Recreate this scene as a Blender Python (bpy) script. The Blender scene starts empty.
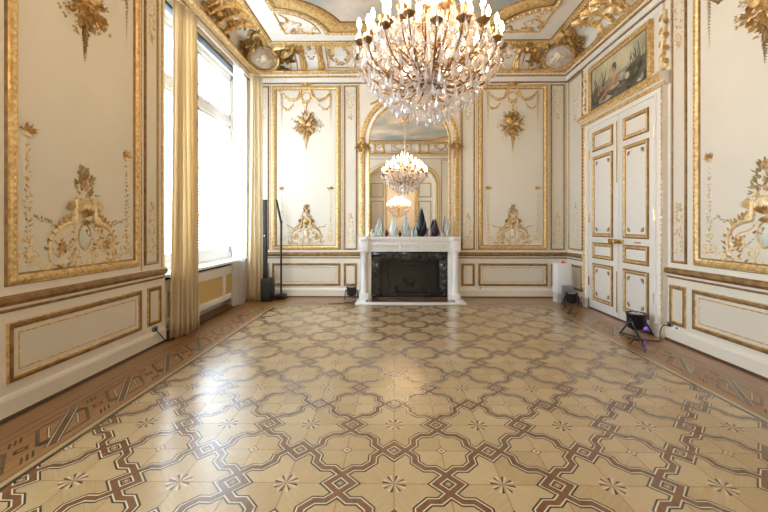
import bpy, bmesh, math, random
from math import pi, sin, cos, sqrt, atan2
from mathutils import Vector, Matrix
random.seed(7)
SC = bpy.context.scene
COL = SC.collection
# ------------------------------------------------------------------ room dimensions (metres)
XC = .29; XL = XC-3.03; XR = XC+3.03; YB = 6.985; YF = -.80
ZC = 4.66; ZCOVE = 4.34; PC = .50
S = .569                                   # parquet module
# ------------------------------------------------------------------ materials
def mat(name, col, rough=.5, metal=0., spec=.5, **kw):
    m = bpy.data.materials.new(name); m.use_nodes = True
    b = m.node_tree.nodes['Principled BSDF']
    b.inputs['Base Color'].default_value = (*col, 1)
    b.inputs['Roughness'].default_value = rough
    b.inputs['Metallic'].default_value = metal
    b.inputs['Specular IOR Level'].default_value = spec
    for k, v in kw.items():
        b.inputs[k.replace('_', ' ')].default_value = v
    return m
def nd(m, typ, **kw):
    n = m.node_tree.nodes.new(typ)
    for k, v in kw.items(): setattr(n, k, v)
    return n
def lk(m, a, b): m.node_tree.links.new(a, b)
def bs(m): return m.node_tree.nodes['Principled BSDF']
def mottle(m, c1, c2, scale=3., detail=4., bump=0., bscale=None, stretch=None):
    tc = nd(m, 'ShaderNodeTexCoord'); src = tc.outputs['Object']
    if stretch:
        mp = nd(m, 'ShaderNodeMapping'); mp.inputs['Scale'].default_value = stretch
        lk(m, src, mp.inputs['Vector']); src = mp.outputs['Vector']
    n = nd(m, 'ShaderNodeTexNoise'); n.inputs['Scale'].default_value = scale; n.inputs['Detail'].default_value = detail
    lk(m, src, n.inputs['Vector'])
    r = nd(m, 'ShaderNodeValToRGB')
    r.color_ramp.elements[0].position = .35; r.color_ramp.elements[1].position = .65
    r.color_ramp.elements[0].color = (*c1, 1); r.color_ramp.elements[1].color = (*c2, 1)
    lk(m, n.outputs['Fac'], r.inputs['Fac']); lk(m, r.outputs['Color'], bs(m).inputs['Base Color'])
    if bump:
        n2 = nd(m, 'ShaderNodeTexNoise'); n2.inputs['Scale'].default_value = bscale or scale*4; lk(m, src, n2.inputs['Vector'])
        bp = nd(m, 'ShaderNodeBump'); bp.inputs['Strength'].default_value = bump; bp.inputs['Distance'].default_value = .01
        lk(m, n2.outputs['Fac'], bp.inputs['Height']); lk(m, bp.outputs['Normal'], bs(m).inputs['Normal'])
    return m
M = {}
M['paint'] = mottle(mat('cream_paint', (.8, .74, .63), .45), (.81, .755, .655), (.84, .79, .70), 1.5)
M['field'] = mottle(mat('panel_paint', (.76, .7, .6), .45), (.75, .70, .60), (.79, .74, .645), 1.2)
M['white'] = mat('white_paint', (.86, .83, .78), .4)
M['ceil'] = mat('ceiling_paint', (.86, .82, .76), .6)
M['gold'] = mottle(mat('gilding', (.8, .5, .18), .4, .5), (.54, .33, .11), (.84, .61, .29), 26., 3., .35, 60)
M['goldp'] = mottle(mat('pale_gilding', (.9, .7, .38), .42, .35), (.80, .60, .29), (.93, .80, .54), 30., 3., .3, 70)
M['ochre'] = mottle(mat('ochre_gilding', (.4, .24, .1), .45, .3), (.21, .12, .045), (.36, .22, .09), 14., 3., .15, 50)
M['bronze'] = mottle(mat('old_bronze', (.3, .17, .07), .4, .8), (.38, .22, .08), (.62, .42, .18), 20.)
M['armbronze'] = mottle(mat('arm_bronze', (.3, .17, .07), .4, .7), (.16, .085, .03), (.36, .21, .09), 20.)
M['rose'] = mottle(mat('rose_relief', (.6, .33, .18), .5, .2), (.5, .24, .12), (.75, .5, .28), 35.)
M['green'] = mottle(mat('green_relief', (.3, .3, .16), .5, .2), (.36, .30, .14), (.62, .50, .26), 35.)
M['cameo'] = mat('cameo_ground', (.7, .76, .66), .4)
M['ivory'] = mat('ivory_relief', (.86, .78, .62), .45)
M['greyrelief'] = mottle(mat('cartouche_ground', (.5, .42, .36), .5), (.42, .34, .28), (.6, .52, .45), 14.)
M['black'] = mat('black_plastic', (.012, .012, .014), .35)
M['grey'] = mat('grey_metal', (.25, .25, .26), .5, .2)
M['chrome'] = mat('chrome', (.8, .8, .8), .15, 1.)
M['brass'] = mat('brass', (.75, .52, .2), .25, 1.)
M['sill'] = mat('window_white', (.88, .88, .87), .35)
M['mirror'] = mat('mirror_silver', (.94, .93, .9), .0, 1.)
M['fabric'] = mottle(mat('cream_silk', (.80, .66, .42), .5, 0, .4, Sheen_Weight=.3), (.86, .75, .55), (.91, .82, .64), 6., 2., 0, None, (1, 1, .1))
fb = M['fabric']; tl = nd(fb, 'ShaderNodeBsdfTranslucent'); tl.inputs[0].default_value = (.93, .83, .63, 1); mx = nd(fb, 'ShaderNodeMixShader'); mx.inputs[0].default_value = .45
lk(fb, bs(fb).outputs[0], mx.inputs[1]); lk(fb, tl.outputs[0], mx.inputs[2]); lk(fb, mx.outputs[0], fb.node_tree.nodes['Material Output'].inputs[0])
M['cane'] = mottle(mat('cane_panel', (.66, .46, .18), .6), (.6, .41, .15), (.72, .52, .22), 60., 2., .2, 200)
M['plasticw'] = mat('white_plastic', (.85, .85, .85), .35)
M['red'] = mat('red_plastic', (.6, .03, .03), .4)
M['dark'] = mat('dark_gap', (.015, .012, .01), .8)
M['marble'] = mottle(mat('white_marble', (.85, .84, .82), .25), (.86, .85, .83), (.76, .75, .74), 2.5, 8.)
M['carved'] = mottle(mat('carved_marble', (.75, .74, .72), .35), (.78, .77, .74), (.66, .65, .63), 30.)
M['soot'] = mat('firebox_black', (.006, .006, .006), .25)
M['velvet'] = mat('purple_led', (.2, .05, .5), .3, Emission_Color=(.35, .1, 1, 1), Emission_Strength=.6)
# black marble with white veins
bm_ = M['blackmarble'] = mat('black_marble', (.015, .017, .02), .12)
tc = nd(bm_, 'ShaderNodeTexCoord'); n = nd(bm_, 'ShaderNodeTexNoise'); n.inputs['Scale'].default_value = 5; n.inputs['Detail'].default_value = 8; n.inputs['Distortion'].default_value = 2.5
lk(bm_, tc.outputs['Object'], n.inputs['Vector'])
r = nd(bm_, 'ShaderNodeValToRGB'); e = r.color_ramp.elements; e[0].position = .47; e[0].color = (.006, .007, .008, 1); e[1].position = .53; e[1].color = (.006, .007, .008, 1)
x = e.new(.5); x.color = (.09, .10, .10, 1)
lk(bm_, n.outputs['Fac'], r.inputs['Fac']); lk(bm_, r.outputs['Color'], bs(bm_).inputs['Base Color'])
# sheer curtain
sh = M['sheer'] = bpy.data.materials.new('sheer_voile'); sh.use_nodes = True
nt = sh.node_tree; nt.nodes.remove(nt.nodes['Principled BSDF'])
d1 = nd(sh, 'ShaderNodeBsdfDiffuse'); d1.inputs[0].default_value = (.9, .9, .93, 1)
t1 = nd(sh, 'ShaderNodeBsdfTranslucent'); t1.inputs[0].default_value = (.93, .93, .96, 1)
t2 = nd(sh, 'ShaderNodeBsdfTransparent')
m1 = nd(sh, 'ShaderNodeMixShader'); m1.inputs[0].default_value = .75; lk(sh, d1.outputs[0], m1.inputs[1]); lk(sh, t1.outputs[0], m1.inputs[2])
m2 = nd(sh, 'ShaderNodeMixShader'); m2.inputs[0].default_value = .3; lk(sh, m1.outputs[0], m2.inputs[1]); lk(sh, t2.outputs[0], m2.inputs[2])
lk(sh, m2.outputs[0], nt.nodes['Material Output'].inputs[0])
# thin window glass
gl = M['glass'] = bpy.data.materials.new('window_glass'); gl.use_nodes = True
nt = gl.node_tree; nt.nodes.remove(nt.nodes['Principled BSDF'])
a = nd(gl, 'ShaderNodeBsdfTransparent'); a.inputs[0].default_value = (.97, .98, .98, 1); b = nd(gl, 'ShaderNodeBsdfGlossy'); b.inputs['Roughness'].default_value = .0
mx = nd(gl, 'ShaderNodeMixShader'); mx.inputs[0].default_value = .06; lk(gl, a.outputs[0], mx.inputs[1]); lk(gl, b.outputs[0], mx.inputs[2])
lk(gl, mx.outputs[0], nt.nodes['Material Output'].inputs[0])
# crystal
def crystal(name, col, tr=.75, rough=.03):
    m = bpy.data.materials.new(name); m.use_nodes = True; nt = m.node_tree; nt.nodes.remove(nt.nodes['Principled BSDF'])
    a = nd(m, 'ShaderNodeBsdfTransparent'); a.inputs[0].default_value = (.98, .97, .97, 1)
    g = nd(m, 'ShaderNodeBsdfGlossy'); g.inputs['Roughness'].default_value = .04; g.inputs[0].default_value = (*col, 1)
    d = nd(m, 'ShaderNodeBsdfDiffuse'); d.inputs[0].default_value = (*col, 1); t = nd(m, 'ShaderNodeBsdfTranslucent'); t.inputs[0].default_value = (*col, 1)
    x1 = nd(m, 'ShaderNodeMixShader'); x1.inputs[0].default_value = .5; lk(m, d.outputs[0], x1.inputs[1]); lk(m, t.outputs[0], x1.inputs[2])
    x2 = nd(m, 'ShaderNodeMixShader'); x2.inputs[0].default_value = .38; lk(m, x1.outputs[0], x2.inputs[1]); lk(m, g.outputs[0], x2.inputs[2])
    x3 = nd(m, 'ShaderNodeMixShader'); x3.inputs[0].default_value = tr*.55; lk(m, x2.outputs[0], x3.inputs[1]); lk(m, a.outputs[0], x3.inputs[2])
    lk(m, x3.outputs[0], nt.nodes['Material Output'].inputs[0])
    return m
M['crystal'] = crystal('cut_crystal', (.97, .95, .95), .8)
M['crystalb'] = crystal('pale_blue_crystal', (.93, .95, .99), .75)
M['crystalr'] = crystal('rosy_crystal', (.98, .9, .88), .75)
M['candle'] = mat('candle_sleeve', (.9, .86, .78), .4)
fl = M['flame'] = mat('candle_bulb', (1, .9, .75), .3, Emission_Color=(1, .70, .38, 1), Emission_Strength=52.)
M['flame2'] = mat('next_room_bulb', (1, .9, .75), .3, Emission_Color=(1, .84, .64, 1), Emission_Strength=95.)
# ceiling sky painting
sk = M['skypaint'] = mottle(mat('painted_sky', (.5, .5, .45), .6), (.42, .40, .35), (.60, .57, .52), 1.1, 5.)
r = [n for n in sk.node_tree.nodes if n.type == 'VALTORGB'][0]
e = r.color_ramp.elements; e[0].position = .38; e[0].color = (.30, .36, .38, 1); e[1].position = .68; e[1].color = (.72, .62, .53, 1)
x = e.new(.5); x.color = (.47, .42, .35, 1)
# floor woods
def wood(name, c1, c2, rough=.2, checker=False):
    m = mat(name, c1, rough, 0, .5)
    tc = nd(m, 'ShaderNodeTexCoord'); sx = nd(m, 'ShaderNodeSeparateXYZ'); lk(m, tc.outputs['Object'], sx.inputs[0])
    def mth(op, a, b=None, c=None):
        n = nd(m, 'ShaderNodeMath', operation=op)
        for i, v in enumerate((a, b, c)):
            if v is None: continue
            if isinstance(v, (int, float)): n.inputs[i].default_value = v
            else: lk(m, v, n.inputs[i])
        return n.outputs[0]
    u = mth('DIVIDE', sx.outputs[0], S); v = mth('DIVIDE', mth('SUBTRACT', sx.outputs[1], 1.902), S)
    if checker:     # veneer sheets: half modules, laid alternately along and across, on the diagonal
        u2 = mth('FLOOR', mth('MULTIPLY', u, 2)); v2 = mth('FLOOR', mth('MULTIPLY', v, 2))
        par = mth('ABSOLUTE', mth('MODULO', mth('ADD', u2, v2), 2))
        cb = nd(m, 'ShaderNodeCombineXYZ'); lk(m, u2, cb.inputs[0]); lk(m, v2, cb.inputs[1])
        wn = nd(m, 'ShaderNodeTexWhiteNoise', noise_dimensions='2D'); lk(m, cb.outputs[0], wn.inputs['Vector']); rnd = wn.outputs['Value']
        da = mth('ADD', u, v); db = mth('SUBTRACT', u, v)
        p = nd(m, 'ShaderNodeMix'); p.data_type = 'FLOAT'; lk(m, par, p.inputs['Factor']); lk(m, da, p.inputs['A']); lk(m, db, p.inputs['B'])
        q = nd(m, 'ShaderNodeMix'); q.data_type = 'FLOAT'; lk(m, par, q.inputs['Factor']); lk(m, db, q.inputs['A']); lk(m, da, q.inputs['B'])
        gx, gy = mth('MULTIPLY', p.outputs['Result'], 3), mth('MULTIPLY', q.outputs['Result'], 28)
    else:
        gx, gy = mth('MULTIPLY', v, 2.), mth('MULTIPLY', u, 22.); rnd = None
    cb2 = nd(m, 'ShaderNodeCombineXYZ'); lk(m, gx, cb2.inputs[0]); lk(m, gy, cb2.inputs[1])
    ns = nd(m, 'ShaderNodeTexNoise'); ns.inputs['Scale'].default_value = 1.; ns.inputs['Detail'].default_value = 3; lk(m, cb2.outputs[0], ns.inputs['Vector'])
    f = ns.outputs['Fac']
    if rnd is not None: f = mth('ADD', mth('MULTIPLY', f, .65), mth('MULTIPLY', rnd, .35))
    rp = nd(m, 'ShaderNodeValToRGB'); rp.color_ramp.elements[0].position = .25; rp.color_ramp.elements[1].position = .75
    rp.color_ramp.elements[0].color = (*c1, 1); rp.color_ramp.elements[1].color = (*c2, 1); lk(m, f, rp.inputs['Fac'])
    lk(m, rp.outputs['Color'], bs(m).inputs['Base Color'])
    n3 = nd(m, 'ShaderNodeTexNoise'); n3.inputs['Scale'].default_value = 2.2; n3.inputs['Detail'].default_value = 4; lk(m, tc.outputs['Object'], n3.inputs['Vector'])
    mr = nd(m, 'ShaderNodeMapRange'); mr.inputs['To Min'].default_value = rough-.01; mr.inputs['To Max'].default_value = rough+.03; lk(m, n3.outputs['Fac'], mr.inputs['Value'])
    lk(m, mr.outputs[0], bs(m).inputs['Roughness'])
    bs(m).inputs['Coat Weight'].default_value = .5 if name == 'border_oak' else .9; bs(m).inputs['Coat Roughness'].default_value = .21
    return m
M['oak'] = wood('pale_veneer', (.42, .285, .13), (.56, .41, .22), .3, True)
M['border'] = wood('border_oak', (.25, .11, .03), (.38, .195, .07), .34)
M['walnut'] = wood('walnut_inlay', (.12, .048, .017), (.21, .092, .036), .25)
M['ebony'] = wood('ebony_inlay', (.016, .01, .007), (.04, .024, .014), .25)
M['maple'] = wood('maple_inlay', (.66, .53, .34), (.76, .64, .45), .25)
M['plinthwood'] = wood('dark_plinth_wood', (.085, .04, .02), (.16, .08, .035), .35)
# ------------------------------------------------------------------ objects
def tag(o, label=None, cat=None, group=None, kind=None):
    if label: o['label'] = label
    if cat: o['category'] = cat
    if group: o['group'] = group
    if kind: o['kind'] = kind
    return o
def empty(name, loc=(0, 0, 0), label=None, cat=None, group=None, kind=None, rz=0):
    o = bpy.data.objects.new(name, None); COL.objects.link(o); o.location = loc; o.rotation_euler = (0, 0, rz)
    o.empty_display_size = .1
    return tag(o, label, cat, group, kind)
class MB:
    def __init__(s): s.v = []; s.f = []; s.m = []
    def add(s, vs, fs, mi=0):
        b = len(s.v); s.v += [tuple(p) for p in vs]; s.f += [[i+b for i in f] for f in fs]; s.m += [mi]*len(fs)
    def box(s, x0, x1, y0, y1, z0, z1, mi=0, c=0):
        if c <= 0:
            vs = [(x, y, z) for x in (x0, x1) for y in (y0, y1) for z in (z0, z1)]
            s.add(vs, [(0, 1, 3, 2), (4, 6, 7, 5), (0, 4, 5, 1), (2, 3, 7, 6), (0, 2, 6, 4), (1, 5, 7, 3)], mi); return
        # chamfered box
        bm = bmesh.new(); bmesh.ops.create_cube(bm, size=1)
        for v in bm.verts: v.co = Vector(((x0+x1)/2+v.co.x*(x1-x0), (y0+y1)/2+v.co.y*(y1-y0), (z0+z1)/2+v.co.z*(z1-z0)))
        bmesh.ops.bevel(bm, geom=list(bm.edges), offset=c, segments=2, affect='EDGES', profile=.5)
        bm.verts.index_update(); s.add([v.co[:] for v in bm.verts], [[v.index for v in f.verts] for f in bm.faces], mi); bm.free()
    def tube(s, pts, rad, n=8, mi=0, cap=True, closed=False):
        pts = [Vector(p) for p in pts]; N = len(pts)
        if not hasattr(rad, '__len__'): rad = [rad]*N
        vs = []; up = None
        for i, p in enumerate(pts):
            t = (pts[(i+1) % N]-pts[i-1]) if closed else (pts[min(i+1, N-1)]-pts[max(i-1, 0)])
            if t.length < 1e-9: t = Vector((0, 0, 1))
            t.normalize()
            if up is None: up = Vector((0, 0, 1)) if abs(t.z) < .9 else Vector((1, 0, 0))
            a = t.cross(up); a.normalize(); b = a.cross(t); up = b
            for k in range(n): vs.append(p+(a*cos(2*pi*k/n)+b*sin(2*pi*k/n))*rad[i])
        fs = [(i*n+k, i*n+(k+1) % n, (i+1)*n+(k+1) % n, (i+1)*n+k) for i in range(N-1) for k in range(n)]
        if closed: fs += [((N-1)*n+k, (N-1)*n+(k+1) % n, (k+1) % n, k) for k in range(n)]
        elif cap: fs += [tuple(range(n-1, -1, -1)), tuple((N-1)*n+k for k in range(n))]
        s.add(vs, fs, mi)
    def lathe(s, prof, n=16, c=(0, 0, 0), mi=0, sx=1, sy=1):
        vs = [(c[0]+r*sx*cos(2*pi*k/n), c[1]+r*sy*sin(2*pi*k/n), c[2]+z) for r, z in prof for k in range(n)]
        fs = [(i*n+k, i*n+(k+1) % n, (i+1)*n+(k+1) % n, (i+1)*n+k) for i in range(len(prof)-1) for k in range(n)]
        fs += [tuple(range(n-1, -1, -1)), tuple((len(prof)-1)*n+k for k in range(n))]
        s.add(vs, fs, mi)
    def poly(s, pts, mi=0): s.add(pts, [tuple(range(len(pts)))], mi)
    def prism(s, lo, hi, mi=0):       # two matching loops of 3-D points
        n = len(lo); s.add(list(lo)+list(hi), [tuple(range(n-1, -1, -1)), tuple(range(n, 2*n))]+[(i, (i+1) % n, n+(i+1) % n, n+i) for i in range(n)], mi)
    def build(s, name, mats, parent=None, smooth=True, ang=40, keep=False):
        me = bpy.data.meshes.new(name); me.from_pydata(s.v, [], s.f)
        mats = mats if isinstance(mats, (list, tuple)) else [mats]
        for m in mats: me.materials.append(M[m] if isinstance(m, str) else m)
        me.polygons.foreach_set('material_index', s.m)
        if not keep:
            bm = bmesh.new(); bm.from_mesh(me); bmesh.ops.recalc_face_normals(bm, faces=bm.faces); bm.to_mesh(me); bm.free()
        if smooth:
            me.polygons.foreach_set('use_smooth', [True]*len(me.polygons)); me.set_sharp_from_angle(angle=math.radians(ang))
        me.update()
        o = bpy.data.objects.new(name, me); COL.objects.link(o)
        if parent is not None: o.parent = parent
        return o
def dup(root, loc, rz=None):
    c = root.copy(); COL.objects.link(c); c.location = loc
    if rz is not None: c.rotation_euler = (0, 0, rz)
    for ch in list(root.children):
        d = ch.copy(); COL.objects.link(d); d.parent = c
        for g in ch.children:
            q = g.copy(); COL.objects.link(q); q.parent = d
    return c
# ---- surfaces ornaments lie on: (u along, v up, h out of the surface) -> world
def mapback(u, v, h): return (XC+u, YB-h, v)
def mapright(u, v, h): return (XR-h, u, v)
def mapleft(u, v, h): return (XL+h, u, v)
def mapfront(u, v, h): return (XC+u, YF+h, v)
def coveprof(t, h):
    a = t*pi/2; d = PC-PC*cos(a); z = ZCOVE+(ZC-ZCOVE)*sin(a)
    nx, nz = cos(a)/PC, -sin(a)/(ZC-ZCOVE); l = sqrt(nx*nx+nz*nz)
    return d+nx/l*h, z+nz/l*h
def coveback(u, t, h): d, z = coveprof(t, h); return (XC+u, YB-d, z)
def covefront(u, t, h): d, z = coveprof(t, h); return (XC+u, YF+d, z)
def coveright(u, t, h): d, z = coveprof(t, h); return (XR-d, u, z)
def coveleft(u, t, h): d, z = coveprof(t, h); return (XL+d, u, z)
def mapceil(u, v, h): return (XC+u, v, ZC-h)
def sub(mp, u0, v0, su=1, sv=1, sh=1): return lambda u, v, h: mp(u0+u*su, v0+v*sv, h*sh)
# ---- relief strokes
class RB(MB):
    def __init__(s, mp): super().__init__(); s.mp = mp
    def stroke(s, pts, rad, n=5, mi=0, h=1.):
        N = len(pts)
        if not hasattr(rad, '__len__'): rad = [rad]*N
        vs = []
        for i, p in enumerate(pts):
            a, b = pts[max(i-1, 0)], pts[min(i+1, N-1)]
            tx, ty = b[0]-a[0], b[1]-a[1]; l = sqrt(tx*tx+ty*ty) or 1; nx, ny = -ty/l, tx/l
            for k in range(n):
                g = pi*k/(n-1); vs.append(s.mp(p[0]+nx*rad[i]*cos(g), p[1]+ny*rad[i]*cos(g), rad[i]*sin(g)*h*1.2+.001))
        s.add(vs, [(i*n+k, i*n+k+1, (i+1)*n+k+1, (i+1)*n+k) for i in range(N-1) for k in range(n-1)], mi)
    def dome(s, c, rx, ry=None, h=.02, n=8, mi=0, rot=0):
        ry = ry or rx; vs = []
        for q, hh in ((1, 0), (.75, .65)):
            for k in range(n):
                a = 2*pi*k/n; x, y = rx*q*cos(a), ry*q*sin(a)
                vs.append(s.mp(c[0]+x*cos(rot)-y*sin(rot), c[1]+x*sin(rot)+y*cos(rot), h*hh+.001))
        vs.append(s.mp(c[0], c[1], h))
        s.add(vs, [(k, (k+1) % n, n+(k+1) % n, n+k) for k in range(n)]+[(n+k, n+(k+1) % n, 2*n) for k in range(n)], mi)
    def leaf(s, b, ang, L, W, h=.015, mi=0, curl=0):
        c, d = cos(ang), sin(ang)
        def P(x, y, hh):
            y = y+curl*x*x/L; return s.mp(b[0]+x*c-y*d, b[1]+x*d+y*c, hh)
        vs = [P(0, 0, .002), P(L*.3, W*.45, .003), P(L*.65, W*.38, .003), P(L, 0, h*.8), P(L*.65, -W*.38, .003), P(L*.3, -W*.45, .003), P(L*.35, 0, h), P(L*.7, 0, h)]
        s.add(vs, [(0, 6, 1), (1, 6, 7, 2), (2, 7, 3), (0, 5, 6), (5, 4, 7, 6), (4, 3, 7)], mi)
    def spiral(s, c, r0, r1, a0, turns, rad, n=None, mi=0, h=1.):
        n = n or int(10*abs(turns))+4
        pts = [(c[0]+(r0+(r1-r0)*i/n)*cos(a0+2*pi*turns*i/n), c[1]+(r0+(r1-r0)*i/n)*sin(a0+2*pi*turns*i/n)) for i in range(n+1)]
        s.stroke(pts, [rad*(1-.5*i/n) for i in range(n+1)], 5, mi, h)
        s.dome(pts[-1], rad*1.5, rad*1.5, rad*1.5, 6, mi)
    def ring(s, c, rx, ry, rad, mi=0, n=20, h=1.):
        s.stroke([(c[0]+rx*cos(2*pi*i/n), c[1]+ry*sin(2*pi*i/n)) for i in range(n+1)], rad, 5, mi, h)
    def flower(s, c, r, mi=0, ci=None):
        a0 = random.random()*6
        for k in range(5):
            a = a0+k*2*pi/5; s.dome((c[0]+r*.55*cos(a), c[1]+r*.55*sin(a)), r*.5, r*.38, r*.5, 6, mi, a)
        s.dome(c, r*.35, r*.35, r*.75, 6, mi if ci is None else ci)
    def garland(s, p, q, sag, r, n=9, mi=0, leafmi=None):
        for i in range(n+1):
            t = i/n; x = p[0]+(q[0]-p[0])*t; y = p[1]+(q[1]-p[1])*t-4*sag*t*(1-t); rr = r*(.55+.45*sin(pi*t))
            s.dome((x, y), rr, rr*.9, rr*.9, 6, mi)
            if leafmi is not None and i % 2: s.leaf((x, y), random.uniform(-2.6, -.5), r*2.2, r*1.1, r*.8, leafmi)
    def drop(s, p, L, w, n=10, mi=0, lm=None):    # hanging tail of leaves and berries, tapering
        for i in range(n):
            t = i/(n-1); y = p[1]-L*t; ww = w*(1-.75*t)
            s.dome((p[0]+random.uniform(-.2, .2)*ww, y), ww*.34, ww*.4, ww*.4, 6, mi)
            for sd in (-1, 1): s.leaf((p[0], y), -pi/2+sd*random.uniform(.5, 1.), ww*.95, ww*.42, ww*.3, lm if lm is not None else mi)
    def bez(s, a, b, c, d, rad0, rad1, mi=0, n=10, h=1.):
        pts = []
        for i in range(n+1):
            t = i/n; k = 1-t
            pts.append(tuple(k**3*a[j]+3*k*k*t*b[j]+3*k*t*t*c[j]+t**3*d[j] for j in (0, 1)))
        s.stroke(pts, [rad0+(rad1-rad0)*i/n for i in range(n+1)], 5, mi, h)
        return pts
# ------------------------------------------------------------------ shell
def clip(poly, x0, x1, y0, y1):
    def half(P, ax, lim, sg):
        out = []
        for i in range(len(P)):
            a, b = P[i-1], P[i]; ia, ib = sg*(a[ax]-lim) >= 0, sg*(b[ax]-lim) >= 0
            if ia != ib:
                t = (lim-a[ax])/(b[ax]-a[ax]); out.append((a[0]+(b[0]-a[0])*t, a[1]+(b[1]-a[1])*t))
            if ib: out.append(b)
        return out
    for ax, lim, sg in ((0, x0, 1), (0, x1, -1), (1, y0, 1), (1, y1, -1)):
        poly = half(poly, ax, lim, sg)
        if len(poly) < 3: return None
    return poly
FX0, FX1, FY0, FY1 = -2.02, 2.567, 0.05, 6.15
def ribbon(pts, w, closed=False):
    N = len(pts); L = []; Rr = []
    for i in range(N):
        p = pts[i]
        a = pts[i-1] if (closed or i > 0) else None; b = pts[(i+1) % N] if (closed or i < N-1) else None
        def nrm(p, q): dx, dy = q[0]-p[0], q[1]-p[1]; l = sqrt(dx*dx+dy*dy); return (-dy/l, dx/l)
        if a is None: n = nrm(p, b); m = n
        elif b is None: m = nrm(a, p)
        else:
            n1, n2 = nrm(a, p), nrm(p, b); mx, my = n1[0]+n2[0], n1[1]+n2[1]; k = 2/(mx*mx+my*my); m = (mx*k, my*k)
        L.append((p[0]+m[0]*w, p[1]+m[1]*w)); Rr.append((p[0]-m[0]*w, p[1]-m[1]*w))
    return [(L[i], L[(i+1) % N], Rr[(i+1) % N], Rr[i]) for i in range(N if closed else N-1)]
def floor():
    mb = MB()   # slots: 0 oak 1 border 2 walnut 3 ebony 4 maple 5 plinth
    mb.box(XL-.45, XR+.3, -9.2, YB+.3, -.12, 0, 1)
    e = .0004
    mb.poly([(FX0, FY0, e), (FX1, FY0, e), (FX1, FY1, e), (FX0, FY1, e)], 0)
    Y0 = 1.902
    def put(poly, z, mi, box=(FX0, FX1, FY0, FY1)):
        q = clip(list(poly), *box)
        if q: mb.poly([(p[0], p[1], z) for p in q], mi)
    def w2(p): return (p[0]*S, Y0+p[1]*S)
    bands = ((.056, 2*e, 3), (.0400, 3*e, 4), (.0275, 4*e, 2))
    a, c, b, dl = .213, .305, .402, .119
    link = [(dl, .5), (a, b), (a, c), (c, a), (b, a), (.5, dl)]
    for i in range(-5, 6):
        for j in range(-4, 9):
            if not (FX0-.6 < i*S < FX1+.6): continue
            # joints of the veneer sheets
            for seg in (((i-.005, j-.5), (i+.005, j-.5), (i+.005, j+.5), (i-.005, j+.5)), ((i-.5, j-.005), (i+.5, j-.005), (i+.5, j+.005), (i-.5, j+.005)),
                        ((i+.495, j-.5), (i+.505, j-.5), (i+.505, j+.5), (i+.495, j+.5)), ((i-.5, j+.495), (i+.5, j+.495), (i+.5, j+.505), (i-.5, j+.505))):
                put([w2(p) for p in seg], 1.5*e, 1)
            for sx in (1, -1):
                for sy in (1, -1):
                    L = [(i+sx*x, j+sy*y) for x, y in link]
                    for w, z, mi in bands:
                        for q in ribbon(L, w): put([w2(p) for p in q], z+(.00005 if sx*sy > 0 else 0)+(.00008 if sx > 0 else 0), mi)
            for kx, ky in ((i+.5, j), (i, j+.5)):
                D = [(kx+dl, ky), (kx, ky+dl), (kx-dl, ky), (kx, ky-dl)]
                for w, z, mi in bands:
                    for q in ribbon(D, w, True): put([w2(p) for p in q], z+.0002, mi)
                put([w2((kx+.03*x, ky+.03*y)) for x, y in ((1, 0), (0, 1), (-1, 0), (0, -1))], 2.6*e, 3)
                put([w2((kx+.022*x, ky+.022*y)) for x, y in ((1, 0), (0, 1), (-1, 0), (0, -1))], 3*e, 0)
            # star of eight blades, each half dark half light
            for k in range(8):
                g = 2*pi*k/8+pi/8
                o = (i+.012*cos(g), j+.012*sin(g)); t1 = (i+.118*cos(g+.05), j+.118*sin(g+.05))
                s1 = (i+.105*cos(g+.30), j+.105*sin(g+.30)); s2 = (i+.112*cos(g-.20), j+.112*sin(g-.20))
                put([w2(o), w2(t1), w2(s1)], 2*e, 3 if k % 2 else 2); put([w2(o), w2(s2), w2(t1)], 2*e, 4)
            # small quatrefoil
            cx, cy = i+.5, j+.5
            for w, z, mi in ((.062, 2*e, 2), (.048, 3*e, 4)):
                P = []
                for k in range(16):
                    g = 2*pi*k/16; rr = w*(1 if k % 4 == 0 else .78 if k % 4 != 2 else .62); P.append(w2((cx+rr*cos(g), cy+rr*sin(g))))
                put(P, z, mi)
            put([w2((cx+.016*x, cy+.016*y)) for x, y in ((1, 0), (0, 1), (-1, 0), (0, -1))], 4*e, 2)
    # border lines
    def rect(x0, x1, y0, y1, z, mi): mb.poly([(x0, y0, z), (x1, y0, z), (x1, y1, z), (x0, y1, z)], mi)
    def loop(d0, d1, z, mi):       # rectangular line, d outward from the field edge
        rect(FX0-d1, FX0-d0, FY0-d1, FY1+d1, z, mi); rect(FX1+d0, FX1+d1, FY0-d1, FY1+d1, z, mi)
        rect(FX0-d0, FX1+d0, FY1+d0, FY1+d1, z, mi); rect(FX0-d0, FX1+d0, FY0-d1, FY0-d0, z, mi)
    loop(-.012, .014, 5*e, 3); loop(.014, .05, 5*e, 0); loop(.05, .058, 5*e, 3); loop(.40, .408, 2*e, 2); loop(.47, .477, 2*e, 3)
    rect(XL, XL+.07, YF, YB, 2*e, 5); rect(XR-.06, XR, YF, YB, 2*e, 5); rect(XL, XR, YB-.06, YB, 2*e, 5); rect(XL, XR, YF, YF+.06, 2*e, 5)
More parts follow.
